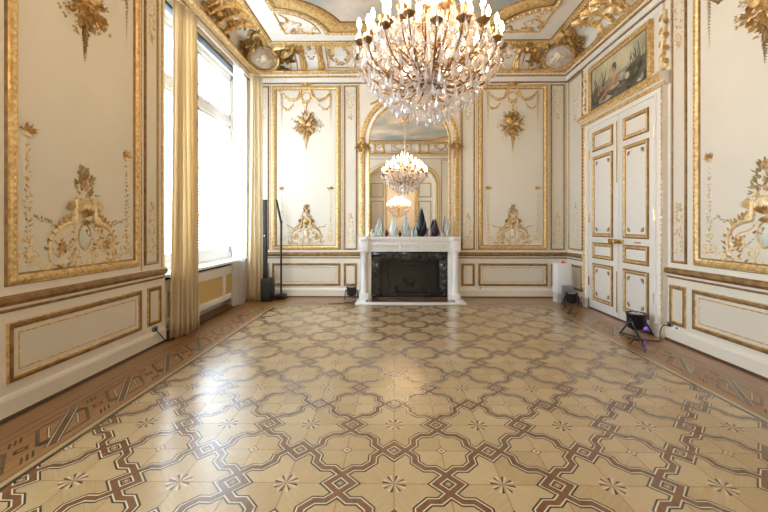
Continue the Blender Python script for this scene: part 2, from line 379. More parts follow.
    # border fret: diagonal bars, rings and small lozenges
    def fret(T, n):                # T maps (along in modules, across 0..1 from the field outward) to floor
        def put2(poly, z, mi): mb.poly([(*T(p), z) for p in poly], mi)
        for k in range(n):
            for w, z, mi in ((.085, 3*e, 3), (.066, 4*e, 4), (.050, 5*e, 3), (.028, 6*e, 2)):
                for q in ribbon([(k+.1, 0), (k+.9, 1)], w): put2(q, z, mi)
            for cx, r in ((k+.5, 1.),):
                for w, z, mi in ((.022, 1.5*e, 3), (.010, 2*e, 2)):
                    P = [(cx-.42, .30), (cx-.12, .92), (cx+.20, .92), (cx+.42, .70), (cx+.12, .08), (cx-.20, .08)]
                    for q in ribbon(P, w, True): put2(q, z, mi)
                for w, z, mi in ((.02, 1.7*e, 3), (.010, 2.1*e, 4)):
                    P = [(cx-.26, .36), (cx-.06, .76), (cx+.12, .76), (cx+.26, .64), (cx+.06, .24), (cx-.12, .24)]
                    for q in ribbon(P, w, True): put2(q, z, mi)
            for dx, dy in ((0, .5), (-.16, .74), (.16, .26)):
                x, y = k+dx, dy; put2([(x-.1, y-.03), (x-.03, y+.1), (x+.1, y+.03), (x+.03, y-.1)], 2.2*e, 3)
                if dx == 0: put2([(x-.05, y-.015), (x-.015, y+.05), (x+.05, y+.015), (x+.015, y-.05)], 3*e, 1)
            for sx, y in ((.12, .9), (-.12, .1)):
                for t in (-.06, 0, .06):
                    for q in ribbon([(k+sx+t-.05, y-.1), (k+sx+t+.05, y+.1)], .012): put2(q, 2.5*e, 3)
    W = .27
    fret(lambda p: (FX0-.10-p[1]*W, .45+p[0]*S), 10)
    fret(lambda p: (FX1+.13+p[1]*W, 1.02+p[0]*S), 9)
    fret(lambda p: (FX0+.1+p[0]*S, FY1+.11+p[1]*W), 8)
    o = mb.build('floor', ['oak', 'border', 'walnut', 'ebony', 'maple', 'plinthwood'], smooth=False, keep=True)
    tag(o, 'polished inlaid parquet floor with star and ribbon pattern', 'floor', kind='structure')
floor()
def struct(name, mb, mats, label, cat, **k):
    return tag(mb.build(name, mats, **k), label, cat, kind='structure')
W1 = (4.29, 6.68); W2 = (-.55, 1.84); WT = 4.13  # W2: opening of an added window, out of view
mb = MB()
for y0, y1 in ((YF-.3, W2[0]), (W2[1], W1[0]), (W1[1], YB+.3)): mb.box(XL-.42, XL, y0, y1, 0, 5)
for y0, y1 in (W1, W2): mb.box(XL-.42, XL, y0, y1, WT, 5); mb.box(XL-.42, XL-.22, y0, y1, 0, .8)
struct('wall_left', mb, 'paint', 'cream panelled wall on the window side', 'wall', smooth=False)
mb = MB(); mb.box(XR, XR+.25, YF-.3, YB+.3, 0, 5)
struct('wall_right', mb, 'paint', 'cream panelled wall with the double door', 'wall', smooth=False)
mb = MB(); mb.box(XL, XR, YB, YB+.25, 0, 5)
struct('wall_back', mb, 'paint', 'cream panelled wall behind the fireplace', 'wall', smooth=False)
mb = MB()     # wall behind the viewpoint, seen in the mirror, with a segmental arch
AW, AS, AR = 1.38, 3.1, .8
pts = [(-3.03, 0), (-AW, 0)]+[(-AW*cos(pi*i/20), AS+AR*sin(pi*i/20)) for i in range(21)]+[(AW, 0), (3.03, 0), (3.03, 5), (-3.03, 5)]
mb.prism([(XC+x, YF, z) for x, z in pts], [(XC+x, YF-.5, z) for x, z in pts])
struct('wall_front', mb, 'paint', 'cream wall with a wide arched bay facing the fireplace', 'wall', smooth=False)
mb = MB()     # back of the bay and the room beyond
mb.box(XL, XC-.62, YF-.6, YF-.5, 0, 4.8); mb.box(XC+.62, XR, YF-.6, YF-.5, 0, 4.8); mb.box(XC-.62, XC+.62, YF-.6, YF-.5, 3.1, 4.8)
mb.box(XL-.2, XL, -9, YF-.5, 0, 4.8); mb.box(XR, XR+.2, -9, YF-.5, 0, 4.8); mb.box(XL, XR, -9.2, -9, 0, 4.8); mb.box(XL-.2, XR+.2, -9.2, YF-.5, 4.4, 4.5)
struct('wall_annex', mb, 'paint', 'cream walls of the next room glimpsed in the mirror', 'wall', smooth=False)
mb = MB(); mb.box(XL-.42, XR+.25, YF-.5, YB+.25, ZC, ZC+.15)
struct('ceiling', mb, 'ceil', 'white plaster ceiling around the painted sky', 'ceiling', smooth=False)
# ---- mouldings running round the room
def room_sweep(prof):
    mb = MB(); N = len(prof)
    for c in range(4):
        for d, z, mi in prof:
            x0, x1, y0, y1 = XL+d, XR-d, YF+d, YB-d
            mb.v.append(((x0, y0, z), (x1, y0, z), (x1, y1, z), (x0, y1, z))[c])
    for c in range(4):
        for i in range(N-1):
            mb.f.append([c*N+i, ((c+1) % 4)*N+i, ((c+1) % 4)*N+i+1, c*N+i+1]); mb.m.append(prof[i][2])
    return mb
struct('trim_1', room_sweep([(0, 4.115, 2), (.02, 4.12, 2), (.02, 4.135, 0), (.04, 4.14, 0), (.04, 4.225, 2), (.06, 4.235, 1), (.075, 4.25, 0), (.075, 4.275, 1), (.10, 4.285, 1), (.125, 4.31, 1), (.115, 4.335, 1), (.08, ZCOVE, 1), (0, ZCOVE+.005, 1)]), ['white', 'gold', 'ochre'], 'white and gold cornice running along the tops of the walls', 'cornice')
struct('trim_2', room_sweep([(*coveprof(i/16, 0), 0) for i in range(17)]), ['ceil'], 'concave plaster cove between the cornice and the ceiling', 'cove')
struct('trim_3', room_sweep([(PC-.07, ZC, 0), (PC-.06, ZC-.03, 0), (PC-.02, ZC-.045, 0), (PC+.03, ZC-.03, 0), (PC+.05, ZC-.012, 1), (PC+.07, ZC, 1)]), ['gold', 'ochre'], 'gilded moulding edging the ceiling above the cove', 'moulding')
# beads along the top moulding
mb = RB(mapceil)
for i in range(90):
    u = -2.5+5*i/89; mb.dome((u, YB-PC), .022, .03, .055, 6)
for i in range(60):
    for sg in (-1, 1): mb.dome((sg*(3.03-PC), 3.2+(YB-PC-3.2)*i/59), .03, .022, .055, 6)
struct('trim_4', mb, 'goldp', 'row of gilded leaf beads on the ceiling moulding', 'moulding')
# ---- rectangular panel mouldings
TR = [4]
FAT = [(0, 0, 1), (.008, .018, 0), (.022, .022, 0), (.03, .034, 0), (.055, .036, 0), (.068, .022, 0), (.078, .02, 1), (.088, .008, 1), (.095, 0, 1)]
MID = [(0, 0, 0), (.006, .014, 0), (.02, .02, 0), (.028, .012, 0), (.034, 0, 0)]
LOW = [(0, 0, 1), (.008, .016, 0), (.03, .022, 0), (.042, .012, 1), (.05, .006, 1), (.055, 0, 1)]
def frame_mesh(mp, u0, u1, v0, v1, prof, beads=0, bmi=2, sc=1.):
    mb = RB(mp); N = len(prof)
    for cu, cv, su, sv in ((u0, v0, 1, 1), (u1, v0, -1, 1), (u1, v1, -1, -1), (u0, v1, 1, -1)):
        for d, h, mi in prof: mb.v.append(mp(cu+su*d*sc, cv+sv*d*sc, h))
    for c in range(4):
        for i in range(N-1): mb.f.append([c*N+i, ((c+1) % 4)*N+i, ((c+1) % 4)*N+i+1, c*N+i+1]); mb.m.append(prof[i][2])
    if beads:
        d = beads; step, r, hh = {.043: (.05, .015, .046), .021: (.028, .008, .026), .026: (.032, .008, .027)}[beads]
        n = int((v1-v0)/step)
        for i in range(n+1):
            v = v0+d+(v1-v0-2*d)*i/n
            for u in (u0+d, u1-d): mb.dome((u, v), r, step*.42, hh, 6, bmi)
        n = int((u1-u0)/step)
        for i in range(1, n):
            u = u0+d+(u1-u0-2*d)*i/n
            for v in (v0+d, v1-d): mb.dome((u, v), step*.42, r, hh, 6, bmi)
    return mb
def panel(mp, u0, u1, v0, v1, kind, where, field=True):
    TR[0] += 1
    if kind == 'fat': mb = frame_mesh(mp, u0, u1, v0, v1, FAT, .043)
    elif kind == 'mid': mb = frame_mesh(mp, u0, u1, v0, v1, MID, .021, 2, .9)
    else: mb = frame_mesh(mp, u0, u1, v0, v1, LOW)
    if field:       # painted field and its inner line
        d = {'fat': .09, 'mid': .036, 'low': .05}[kind]
        mb.add([mp(u0+d, v0+d, .004), mp(u1-d, v0+d, .004), mp(u1-d, v1-d, .004), mp(u0+d, v1-d, .004)], [(0, 1, 2, 3)], 3)
        if kind == 'low' and abs(u1-u0) > .5:
            q = [(0, .004, 1), (.006, .008, 1), (.012, .004, 1)]; e = d+.03; b = len(mb.v); sb = frame_mesh(mp, u0+e, u1-e, v0+e, v1-e, q); mb.add(sb.v, sb.f, 1)
    g = 'gold' if kind == 'fat' else 'ochre'
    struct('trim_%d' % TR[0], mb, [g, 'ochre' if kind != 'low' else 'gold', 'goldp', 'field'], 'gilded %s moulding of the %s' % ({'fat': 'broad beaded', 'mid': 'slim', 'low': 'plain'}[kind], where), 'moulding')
ZT, ZB = 4.085, .907
for sg, side in ((-1, 'left'), (1, 'right')):
    def sp(a, b): return (min(sg*a, sg*b), max(sg*a, sg*b))
    panel(mapback, *sp(1.325, 2.655), ZB, ZT, 'fat', 'tall back wall panel %s of the mirror' % side)
    panel(mapback, *sp(2.71, 2.98), ZB, ZT, 'mid', 'narrow back wall panel in the %s corner' % side)
    panel(mapback, *sp(1.0, 1.265), ZB, ZT, 'mid', 'narrow back wall panel beside the mirror on its %s' % side)
    panel(mapback, *sp(1.325, 2.655), .213, .655, 'low', 'wide dado panel on the back wall %s of the fireplace' % side)
    panel(mapback, *sp(2.71, 2.98), .213, .655, 'low', 'small dado panel on the back wall at the %s corner' % side)
    panel(mapback, *sp(1.0, 1.265), .213, .655, 'low', 'small dado panel hard against the fireplace on its %s' % side)
ZB2 = .925
panel(mapleft, 2.505, 3.85, ZB2, ZT+.02, 'fat', 'tall panel on the window wall, near the camera')
panel(mapleft, 3.925, 4.17, ZB2, ZT+.02, 'mid', 'narrow panel on the window wall beside the drape')
panel(mapleft, 2.518, 3.885, .232, .668, 'low', 'wide dado panel on the window wall')
panel(mapleft, 3.975, 4.215, .232, .668, 'low', 'small dado panel on the window wall beside the drape')
panel(mapright, 2.51, 4.055, ZB2, ZT+.02, 'fat', 'tall panel on the door wall, near the camera')
panel(mapright, 4.145, 4.38, ZB2, ZT+.02, 'mid', 'narrow panel on the door wall just before the door')
panel(mapright, 6.40, 6.93, ZB2, ZT+.02, 'mid', 'tall panel between the door and the far corner')
panel(mapright, 2.51, 4.07, .217, .661, 'low', 'wide dado panel on the door wall')
panel(mapright, 4.16, 4.405, .19, .664, 'low', 'small dado panel on the door wall just before the door')
panel(mapright, 6.42, 6.90, .2, .66, 'low', 'small dado panel behind the white plinth')
# reflected wall panels
for sg, side in ((-1, 'left'), (1, 'right')):
    a, b = sorted((sg*1.62, sg*2.9)); panel(mapfront, a, b, ZB, ZT, 'mid', 'panel on the arched wall at its %s end seen from the fireplace' % side)
    mq = lambda u, v, h: (XC+u, YF-.5+h, v)
    for v0, v1, wd in ((.3, 1.0, 'lowest'), (1.15, 2.45, 'middle'), (2.6, 3.2, 'top')):
        a, b = sorted((sg*.74, sg*1.27)); panel(mq, a, b, v0, v1, 'mid', '%s panel inside the arched bay on its %s' % (wd, side))
mb = RB(mapfront)
ar = [(-AW-.05, 0)]+[(-(AW+.05)*cos(pi*i/24), AS+(AR+.05)*sin(pi*i/24)) for i in range(25)]+[(AW+.05, 0)]
mb.stroke(ar, .05); mb.stroke([(x*1.09, z if z < 1 else z+.09) for x, z in ar], .018)
struct('trim_50', mb, 'gold', 'gilded archivolt round the arched bay seen in the mirror', 'moulding')
mb = MB()
for sx in (-1, 1): mb.box(XC+sx*.62-.05, XC+sx*.62+.05, YF-.5, YF-.46, 0, 3.15)
mb.box(XC-.67, XC+.67, YF-.5, YF-.46, 3.1, 3.2); struct('trim_51', mb, 'gold', 'gilded architrave of the opening inside the arched bay', 'moulding')
# ---- chair rail and skirting per wall stretch
def run(mp, u0, u1, prof):
    mb = MB(); n = len(prof)
    mb.prism([mp(u0, z, h) for h, z, _ in prof], [mp(u1, z, h) for h, z, _ in prof])
    mb.m = [0, 0]+[p[2] for p in prof]
    return mb
RAIL = [(0, .745, 0), (.01, .745, 1), (.014, .757, 1), (.01, .768, 0), (.012, .788, 0), (.03, .794, 1), (.05, .822, 1), (.046, .852, 1), (.03, .868, 0), (0, .872, 0)]
SKIRT = [(0, 0, 1), (.035, 0, 1), (.035, .022, 0), (.03, .022, 0), (.03, .13, 0), (.022, .15, 0), (.012, .16, 0), (0, .165, 0)]
for mp, spans, nm in ((mapback, ((-3.03, -.94), (.94, 3.03)), 'back'), (mapleft, ((1.86, 4.27),), 'left'), (mapright, ((-.8, 4.44), (6.36, 6.985)), 'right')):
    mb = MB(); m2 = MB()
    for a, b in spans:
        q = run(mp, a, b, RAIL); k = len(mb.m); mb.add(q.v, q.f); mb.m[k:] = q.m
        q = run(mp, a, b, SKIRT); k = len(m2.m); m2.add(q.v, q.f); m2.m[k:] = q.m
    struct('trim_%d' % {'back': 60, 'left': 61, 'right': 62}[nm], mb, ['paint', 'ochre'], 'brown and gold chair rail along the %s' % {'back': 'fireplace wall', 'left': 'window wall', 'right': 'door wall'}[nm], 'chair rail', smooth=False)
    struct('baseboard_'+nm, m2, ['paint', 'plinthwood'], 'cream skirting board along the foot of the %s' % {'back': 'fireplace wall', 'left': 'window wall', 'right': 'door wall'}[nm], 'baseboard', smooth=False)
# pilaster edge beside the window
mb = RB(mapleft); mb.stroke([(4.235, .86), (4.235, 4.1)], .012); mb.stroke([(3.885, .87), (3.885, 4.1)], .008)
struct('trim_63', mb, 'gold', 'thin gilded beads edging the window wall panels', 'moulding')
mb = RB(mapback)
for sg in (-1, 1): mb.stroke([(sg*2.683, .87), (sg*2.683, 4.1)], .007); mb.stroke([(sg*1.295, .87), (sg*1.295, 4.1)], .007); mb.stroke([(sg*.975, 3.0), (sg*.975, 4.1)], .012)
struct('trim_64', mb, 'gold', 'thin gilded beads between the fireplace wall panels', 'moulding')

# ------------------------------------------------------------------ wall ornaments
def flowers(t, m, L, mt, name='flower'):
    for c, r in L:
        f = RB(m); f.flower(c, r); f.build(name, mt, t)
def orn_bottom(mp, u0, v0, W, H, label, seed, rich=True):
    """pyramid of scrolls: oval medallion, two winged figures, urn and bouquet; drawn in units of its width and height"""
    random.seed(seed)
    t = empty('gilded_cartouche', (0, 0, 0), label, 'wall ornament', 'carved cartouches low in the tall panels')
    m = sub(mp, u0, v0, W, H, .9)
    s = RB(m); lf = RB(m); ac = RB(m); FL = []
    for g in (-1, 1):
        def q(*P): return [(g*x, y) for x, y in P]
        s.bez(*q((.07, .66), (.17, .62), (.08, .52), (.14, .44)), .020, .034)          # winged figure: chest, haunch, wing
        s.dome((g*.075, .675), .026, .03, .05); s.dome((g*.14, .46), .05, .05, .045)
        for k in range(5): s.leaf((g*.12, .55), pi/2-g*(.5+.25*k), .11, .035, .04, 0, g*.2)
        s.bez(*q((.14, .44), (.26, .42), (.40, .36), (.38, .20)), .026, .017)
        s.bez(*q((.38, .2), (.40, .1), (.34, .04), (.22, .06)), .016, .01)
        s.bez(*q((.10, .40), (.16, .30), (.26, .36), (.30, .26)), .013, .009)
        s.spiral((g*.265, .215), .085, .012, 0 if g > 0 else pi, -1.7*g, .013)
        s.spiral((g*.145, .12), .055, .01, pi/2, 1.4*g, .011); s.spiral((g*.38, .07), .045, .008, pi, -1.3*g, .010)
        s.bez(*q((.36, .09), (.42, -.02), (.50, .05), (.46, .12)), .011, .006)
        s.spiral((g*.46, .085), .032, .006, 0, 1.3*g, .008)
        for k in range(9):
            x = .14+.03*k; y = .46-.004*k*k; ac.leaf((g*x, y), pi/2-g*(.1+.17*k), .075, .035, .03, 0, g*.3)
        for k in range(6): ac.leaf((g*.265, .215), 2*pi*k/6+.2, .06, .03, .03)
        lf.stroke(q((.27, .40), (.38, .43), (.5, .46)), [.005, .004, .002])
        for k in range(13):
            x = .28+.019*k; y = .40+.006*k; lf.leaf((g*x, y), (pi/2-g*1.1)+random.uniform(-1.1, 1.1), .042, .015, .015)
        for k in range(7): FL.append(((g*random.uniform(.18, .42), random.uniform(.03, .32)), random.uniform(.014, .022)))
        ac.garland((g*.07, .33), (g*.35, .32), .13, .013, 12, 0, 0)
        for k in range(26):      # small acanthus filling between the scrolls
            y = random.random()**1.4*.5; x = random.uniform(.07, .42*(1-y*1.15)+.05)
            ac.leaf((g*x, y), random.uniform(0, 6.28), random.uniform(.035, .07), .026, .025)
    # urn and its foot
    for g in (-1, 1):
        s.bez((g*.105, .655), (g*.12, .56), (g*.04, .53), (0, .47), .014, .014); s.bez((g*.09, .0), (g*.13, .12), (g*.03, .1), (g*.07, .19), .013, .009)
        s.spiral((g*.05, .05), .035, .008, pi/2, 1.2*g, .008)
    s.stroke([(-.115, .66), (.115, .66)], .014); s.dome((0, .57), .075, .07, .05, 12); s.stroke([(-.08, .61), (0, .565), (.08, .61)], .009)
    for k in range(7): ac.leaf((0, .485), pi/2+(k-3)*.28, .10, .022, .06)
    for k in range(5): ac.leaf((0, .47), -pi/2+(k-2)*.4, .06, .02, .04)
    for k in range(20 if rich else 15):
        y = random.random(); w = .115*(1-.75*y); FL.append(((random.uniform(-w, w), .70+.27*y), random.uniform(.017, .030)))
    for k in range(46):
        y = random.random(); w = .13*(1-.6*y); x = random.uniform(-w, w)
        lf.leaf((x, .67+.28*y), atan2(.6+y, x*9)+random.uniform(-.7, .7), random.uniform(.04, .085), .02, .025)
    s.build('scrollwork', 'goldp' if rich else 'gold', t); lf.build('foliage', 'green' if rich else 'gold', t); ac.build('leaves', 'goldp' if not rich else 'gold', t)
    flowers(t, m, FL, 'rose' if rich else 'gold')
    md = RB(m); md.dome((0, .30), .068, .115, .03, 20); o = md.build('medallion', 'cameo' if rich else 'ivory', t)
    if rich: o['label'] = 'pale green oval cameo'
    md = RB(m); md.dome((.0, .36), .016, .02, .045); md.bez((0, .35), (.025, .3), (-.02, .28), (.008, .22), .016, .012, 0, 8, 1.6); md.leaf((0, .3), .6, .045, .018, .045); md.build('cameo_figure', 'rose' if rich else 'goldp', o)
    rg = RB(m); rg.ring((0, .30), .072, .12, .010); rg.build('medallion_rim', 'gold', o)
    return t
def orn_stem(mp, u0, v0, L, label, seed, rich=True):
    random.seed(seed)
    t = empty('gilded_candelabrum', (0, 0, 0), label, 'wall ornament', 'slender carved stems at the sides of the tall panels')
    m = sub(mp, u0, v0, 1, 1, 1); s = RB(m); lf = RB(m)
    s.stroke([(.008*sin(k), L*k/14) for k in range(15)], [.004]*15)
    for g in (-1, 1): s.spiral((g*.05, .10), .05, .01, pi if g > 0 else 0, -1.3*g, .009); s.spiral((g*.03, .24), .03, .008, pi if g > 0 else 0, 1.2*g, .007); s.spiral((g*.08, .04), .03, .006, pi/2, 1.2*g, .007)
    for k in range(24):
        y = .05+L*.86*k/24; w = .05*(1-.5*k/24)
        for g in (-1, 1): lf.leaf((random.uniform(-.008, .008), y+random.uniform(-.01, .01)), pi/2-g*random.uniform(.3, 1.5), w*random.uniform(.6, 1.3), w*.32, .012)
        if k % 4 == 1: s.dome((0, y), .011, .016, .018)
    for k in range(9): lf.leaf((random.uniform(-.02, .02), L-.02), pi/2+(k-4)*.34+random.uniform(-.2, .2), random.uniform(.05, .085), .022, .02)
    s.dome((0, L-.05), .03, .018, .02); s.stroke([(-.045, L-.05), (.045, L-.05)], .008)
    s.build('stem', 'goldp', t); lf.build('foliage', 'gold', t)
    flowers(t, m, [((random.uniform(-.035, .035), L+random.uniform(-.05, .02)), random.uniform(.012, .02)) for k in range(5)], 'rose' if rich else 'gold')
def orn_top(mp, u0, v1, W, label, seed, rich=True):
    """ribbon crest, swags, side drops and a hanging trophy; v1 is the top of the panel field"""
    random.seed(seed)
    t = empty('gilded_trophy', (0, 0, 0), label, 'wall ornament', 'carved trophies hanging in the tops of the tall panels')
    m = sub(mp, u0, v1, 1, 1, 1); s = RB(m); lf = RB(m); gd = RB(m); FL = []
    s.dome((0, .05), .035, .045, .05, 10); s.ring((0, .05), .045, .055, .010)
    for g in (-1, 1):
        for k in range(4): s.leaf((g*.03, .03), pi/2-g*(.3+.45*k), .08, .03, .03)
        s.bez((g*.03, -.02), (g*.14, -.03), (g*.06, -.20), (g*.17, -.22), .022, .024)          # drapery falling from the crest
        s.bez((g*.05, -.06), (g*.18, -.08), (g*.12, -.22), (g*.2, -.25), .014, .014)
        s.bez((g*.15, -.22), (g*.26, -.29), (g*.36, -.25), (g*W, -.10), .024, .012); s.bez((g*.18, -.25), (g*.28, -.33), (g*.38, -.27), (g*W, -.13), .013, .008)
        gd.garland((g*.10, -.18), (g*.0, -.30), .06, .020, 8, 0, 0)
        gd.garland((g*.24, -.30), (g*W, -.33), .12, .022, 12, 0, 0)
        FL.append(((g*W, -.11), .03)); gd.drop((g*W, -.14), .74, .05, 22)
        for k in range(4): lf.leaf((g*W, -.11), random.uniform(0, 6.28), .07, .02, .02)
    s.ring((0, -.2), .085, .08, .014)
    cy = -.73; sk_ = random.choice((-1, 1))
    s.bez((0, -.28), (.03, -.4), (-.03, -.45), (0, -.57), .014, .010)
    for k in range(7): FL.append(((random.uniform(-.05, .05), -.36-.035*k), random.uniform(.02, .032)))
    for a0, L, w in ((.85, .27, .013), (2.2, .25, .011), (1.25, .2, .010), (.55, .18, .009)):      # crossed instruments
        a0 = a0 if sk_ > 0 else pi-a0
        s.stroke([(-cos(a0)*L*.9, cy-sin(a0)*L*.8), (cos(a0)*L, cy+sin(a0)*L*.8)], [w*1.5, w*.8])
    s.dome((sk_*.075, cy+.05), .095, .055, .06, 12, 0, sk_*.7); s.dome((-sk_*.07, cy+.0), .055, .06, .055, 12); s.ring((-sk_*.10, cy+.06), .05, .05, .008)
    s.bez((sk_*.02, cy-.02), (sk_*.14, cy-.02), (sk_*.2, cy-.12), (sk_*.12, cy-.2), .02, .008); s.bez((-sk_*.02, cy), (-sk_*.12, cy-.03), (-sk_*.10, cy-.12), (-sk_*.17, cy-.16), .014, .005)
    for k in range(95):
        a = random.uniform(0, 6.28); r = .17*random.random()**.7; x, y = r*cos(a), r*sin(a)*1.15
        lf.leaf((x, cy+y), a+random.uniform(-.8, .8), random.uniform(.04, .11)*(1.25-r*2), .022, .045)
    for k in range(18):      # wispy sprigs standing out of the bunch
        a = random.uniform(-.6, 3.7) if k % 3 else random.uniform(3.7, 5.6); L = random.uniform(.2, .32); b_ = random.uniform(-.06, .06)
        P = [(L*t/5*cos(a)-b_*sin(a)*(t/5)**2, cy+L*t/5*sin(a)+b_*cos(a)*(t/5)**2) for t in range(6)]; lf.stroke(P, [.004, .004, .003, .003, .002, .002])
        for p in P[3:]:
            for j in (-1, 1): lf.leaf(p, a+j*.7, .04, .016, .02)
    for k in range(15):
        a = random.uniform(0, 6.28); r = .14*random.random(); FL.append(((r*cos(a), cy-.02+r*sin(a)), random.uniform(.02, .036)))
    gd.drop((0, cy-.17), .36, .075, 15)
    s.build('drapery', 'gold', t); lf.build('foliage', 'gold', t); gd.build('garland_leaves', 'gold' if not rich else 'ochre', t)
    flowers(t, m, FL, 'rose' if rich else 'goldp')
def orn_narrow(mp, u0, v0, W, H, up, label, seed):
    """pale arabesque of tendrils standing (up) at the foot or hanging from the head of a narrow panel"""
    random.seed(seed)
    t = empty('gilded_arabesque', (0, 0, 0), label, 'wall ornament', 'tendril arabesques in the narrow panels')
    m = sub(mp, u0, v0, 1, 1 if up else -1, .8); s = RB(m); lf = RB(m)
    s.stroke([(.01*sin(5*k/14), H*k/14) for k in range(15)], [.0045]*15)
    n = 7
    for k in range(n):
        y = H*(.05+.125*k); r = W*.22*(1-.10*k)
        for g in (-1, 1):
            s.spiral((g*r*1.1, y+.03), r, .006, pi if g > 0 else 0, -1.3*g, .005, 12)
            for j in range(4): lf.leaf((g*r*random.uniform(.2, 2), y+random.uniform(0, .08)), pi/2-g*random.uniform(-.5, 1.8), random.uniform(.03, .05), .014, .012)
    for k in range(14): lf.leaf((random.uniform(-.02, .02), H*(.86+.01*k)), pi/2+random.uniform(-1.3, 1.3), random.uniform(.03, .05), .016, .012)
    s.build('tendrils', 'goldp', t); lf.build('leaves', 'gold', t)
k = 0
def big(mp, uc, w, zb, zt, where, W, H, rich):
    global k; k += 1
    orn_bottom(mp, uc, zb+.09, W, H, 'gilded cartouche with urn of flowers low on the '+where, 10+k, rich)
    orn_stem(mp, uc-w, zb+.13, 1.06, 'slender gilded stem on the %s side of the %s' % ('near' if mp is not mapback else 'left', where), 20+k, rich)
    orn_stem(mp, uc+w, zb+.13, 1.06, 'slender gilded stem at the %s side of the %s' % ('far' if mp is not mapback else 'right', where), 30+k, rich)
    orn_top(mp, uc, zt-.02, w, 'gilded hanging trophy with swags topping the '+where, 40+k, rich)
big(mapback, -1.99, .475, ZB, ZT, 'tall panel between window and mirror', .74, .80, False)
big(mapback, 1.99, .475, ZB, ZT, 'tall panel between mirror and door wall', .74, .80, False)
big(mapleft, 3.165, .50, ZB2-.03, ZT+.02, 'tall panel on the window wall', .86, .92, True)
big(mapright, 3.28, .575, ZB2-.03, ZT+.02, 'tall panel on the door wall', .96, .98, True)
def nar(mp, uc, w, where, sd, zt=ZT, zb=ZB, H=.62):
    orn_narrow(mp, uc, zb+.07, w, H, True, 'gilded arabesque at the foot of the '+where, sd)
    orn_narrow(mp, uc, zt-.07, w, H*.95, False, 'gilded arabesque at the head of the '+where, sd+50)
for sg, side in ((-1, 'left'), (1, 'right')):
    nar(mapback, sg*2.845, .2, 'narrow panel in the %s fireplace wall corner' % side, 60+sg)
    nar(mapback, sg*1.132, .2, 'narrow panel beside the mirror on its %s' % side, 64+sg)
nar(mapleft, 4.047, .17, 'narrow panel beside the drape', 70, ZT+.02, ZB2)
nar(mapright, 4.263, .17, 'narrow panel just before the double door', 72, ZT+.02, ZB2)
nar(mapright, 6.665, .30, 'panel between door and far corner', 74, ZT+.02, ZB2, .8)

# ------------------------------------------------------------------ cove ornaments
def bracket_pair(mp, u, label, w=.11, gap=.17):
    t = empty('cove_bracket', (0, 0, 0), label, 'cove ornament', 'gilded acanthus bracket pairs on the cove')
    for g in (-1, 1):
        s = RB(mp)
        for j in (-1, 0, 1): s.stroke([(u+g*gap+j*w*.33, .04+.92*i/10) for i in range(11)], [w*.2+.01*sin(i*.9) for i in range(11)], 5, 0, 1.4)
        for i in range(5): s.leaf((u+g*gap, .95-.18*i), -pi/2, .24, w*1.3, .05)
        s.build('bracket', 'gold', t)
    s = RB(mp); s.garland((u-gap+.05, .8), (u+gap-.05, .8), .35, .03, 7); s.dome((u, .8), .04, .08, .05); s.build('swag', 'rose', t)
def wreath_panel(mp, u, hw, label):
    t = empty('cove_panel', (0, 0, 0), label, 'cove ornament', 'gilded laurel panels on the cove')
    mb = frame_mesh(mp, u-hw, u+hw, .16, .86, [(0, 0, 0), (.01, .014, 0), (.025, .014, 0), (.03, 0, 0)]); mb.build('panel_moulding', ['gold'], t)
    s = RB(mp)
    for g in (-1, 1):
        pts = [(u+g*hw*(.08+.60*sin(i/9*2.6)), .24+.54*i/9) for i in range(10)]
        s.stroke(pts, .007)
        for i, p in enumerate(pts):
            for q in (-1, 1): s.leaf(p, pi/2+q*(.4+.7*random.random()), .11, .045, .025)
        s.dome(pts[-1], .02, .04, .02)
    s.build('laurel', 'gold', t)
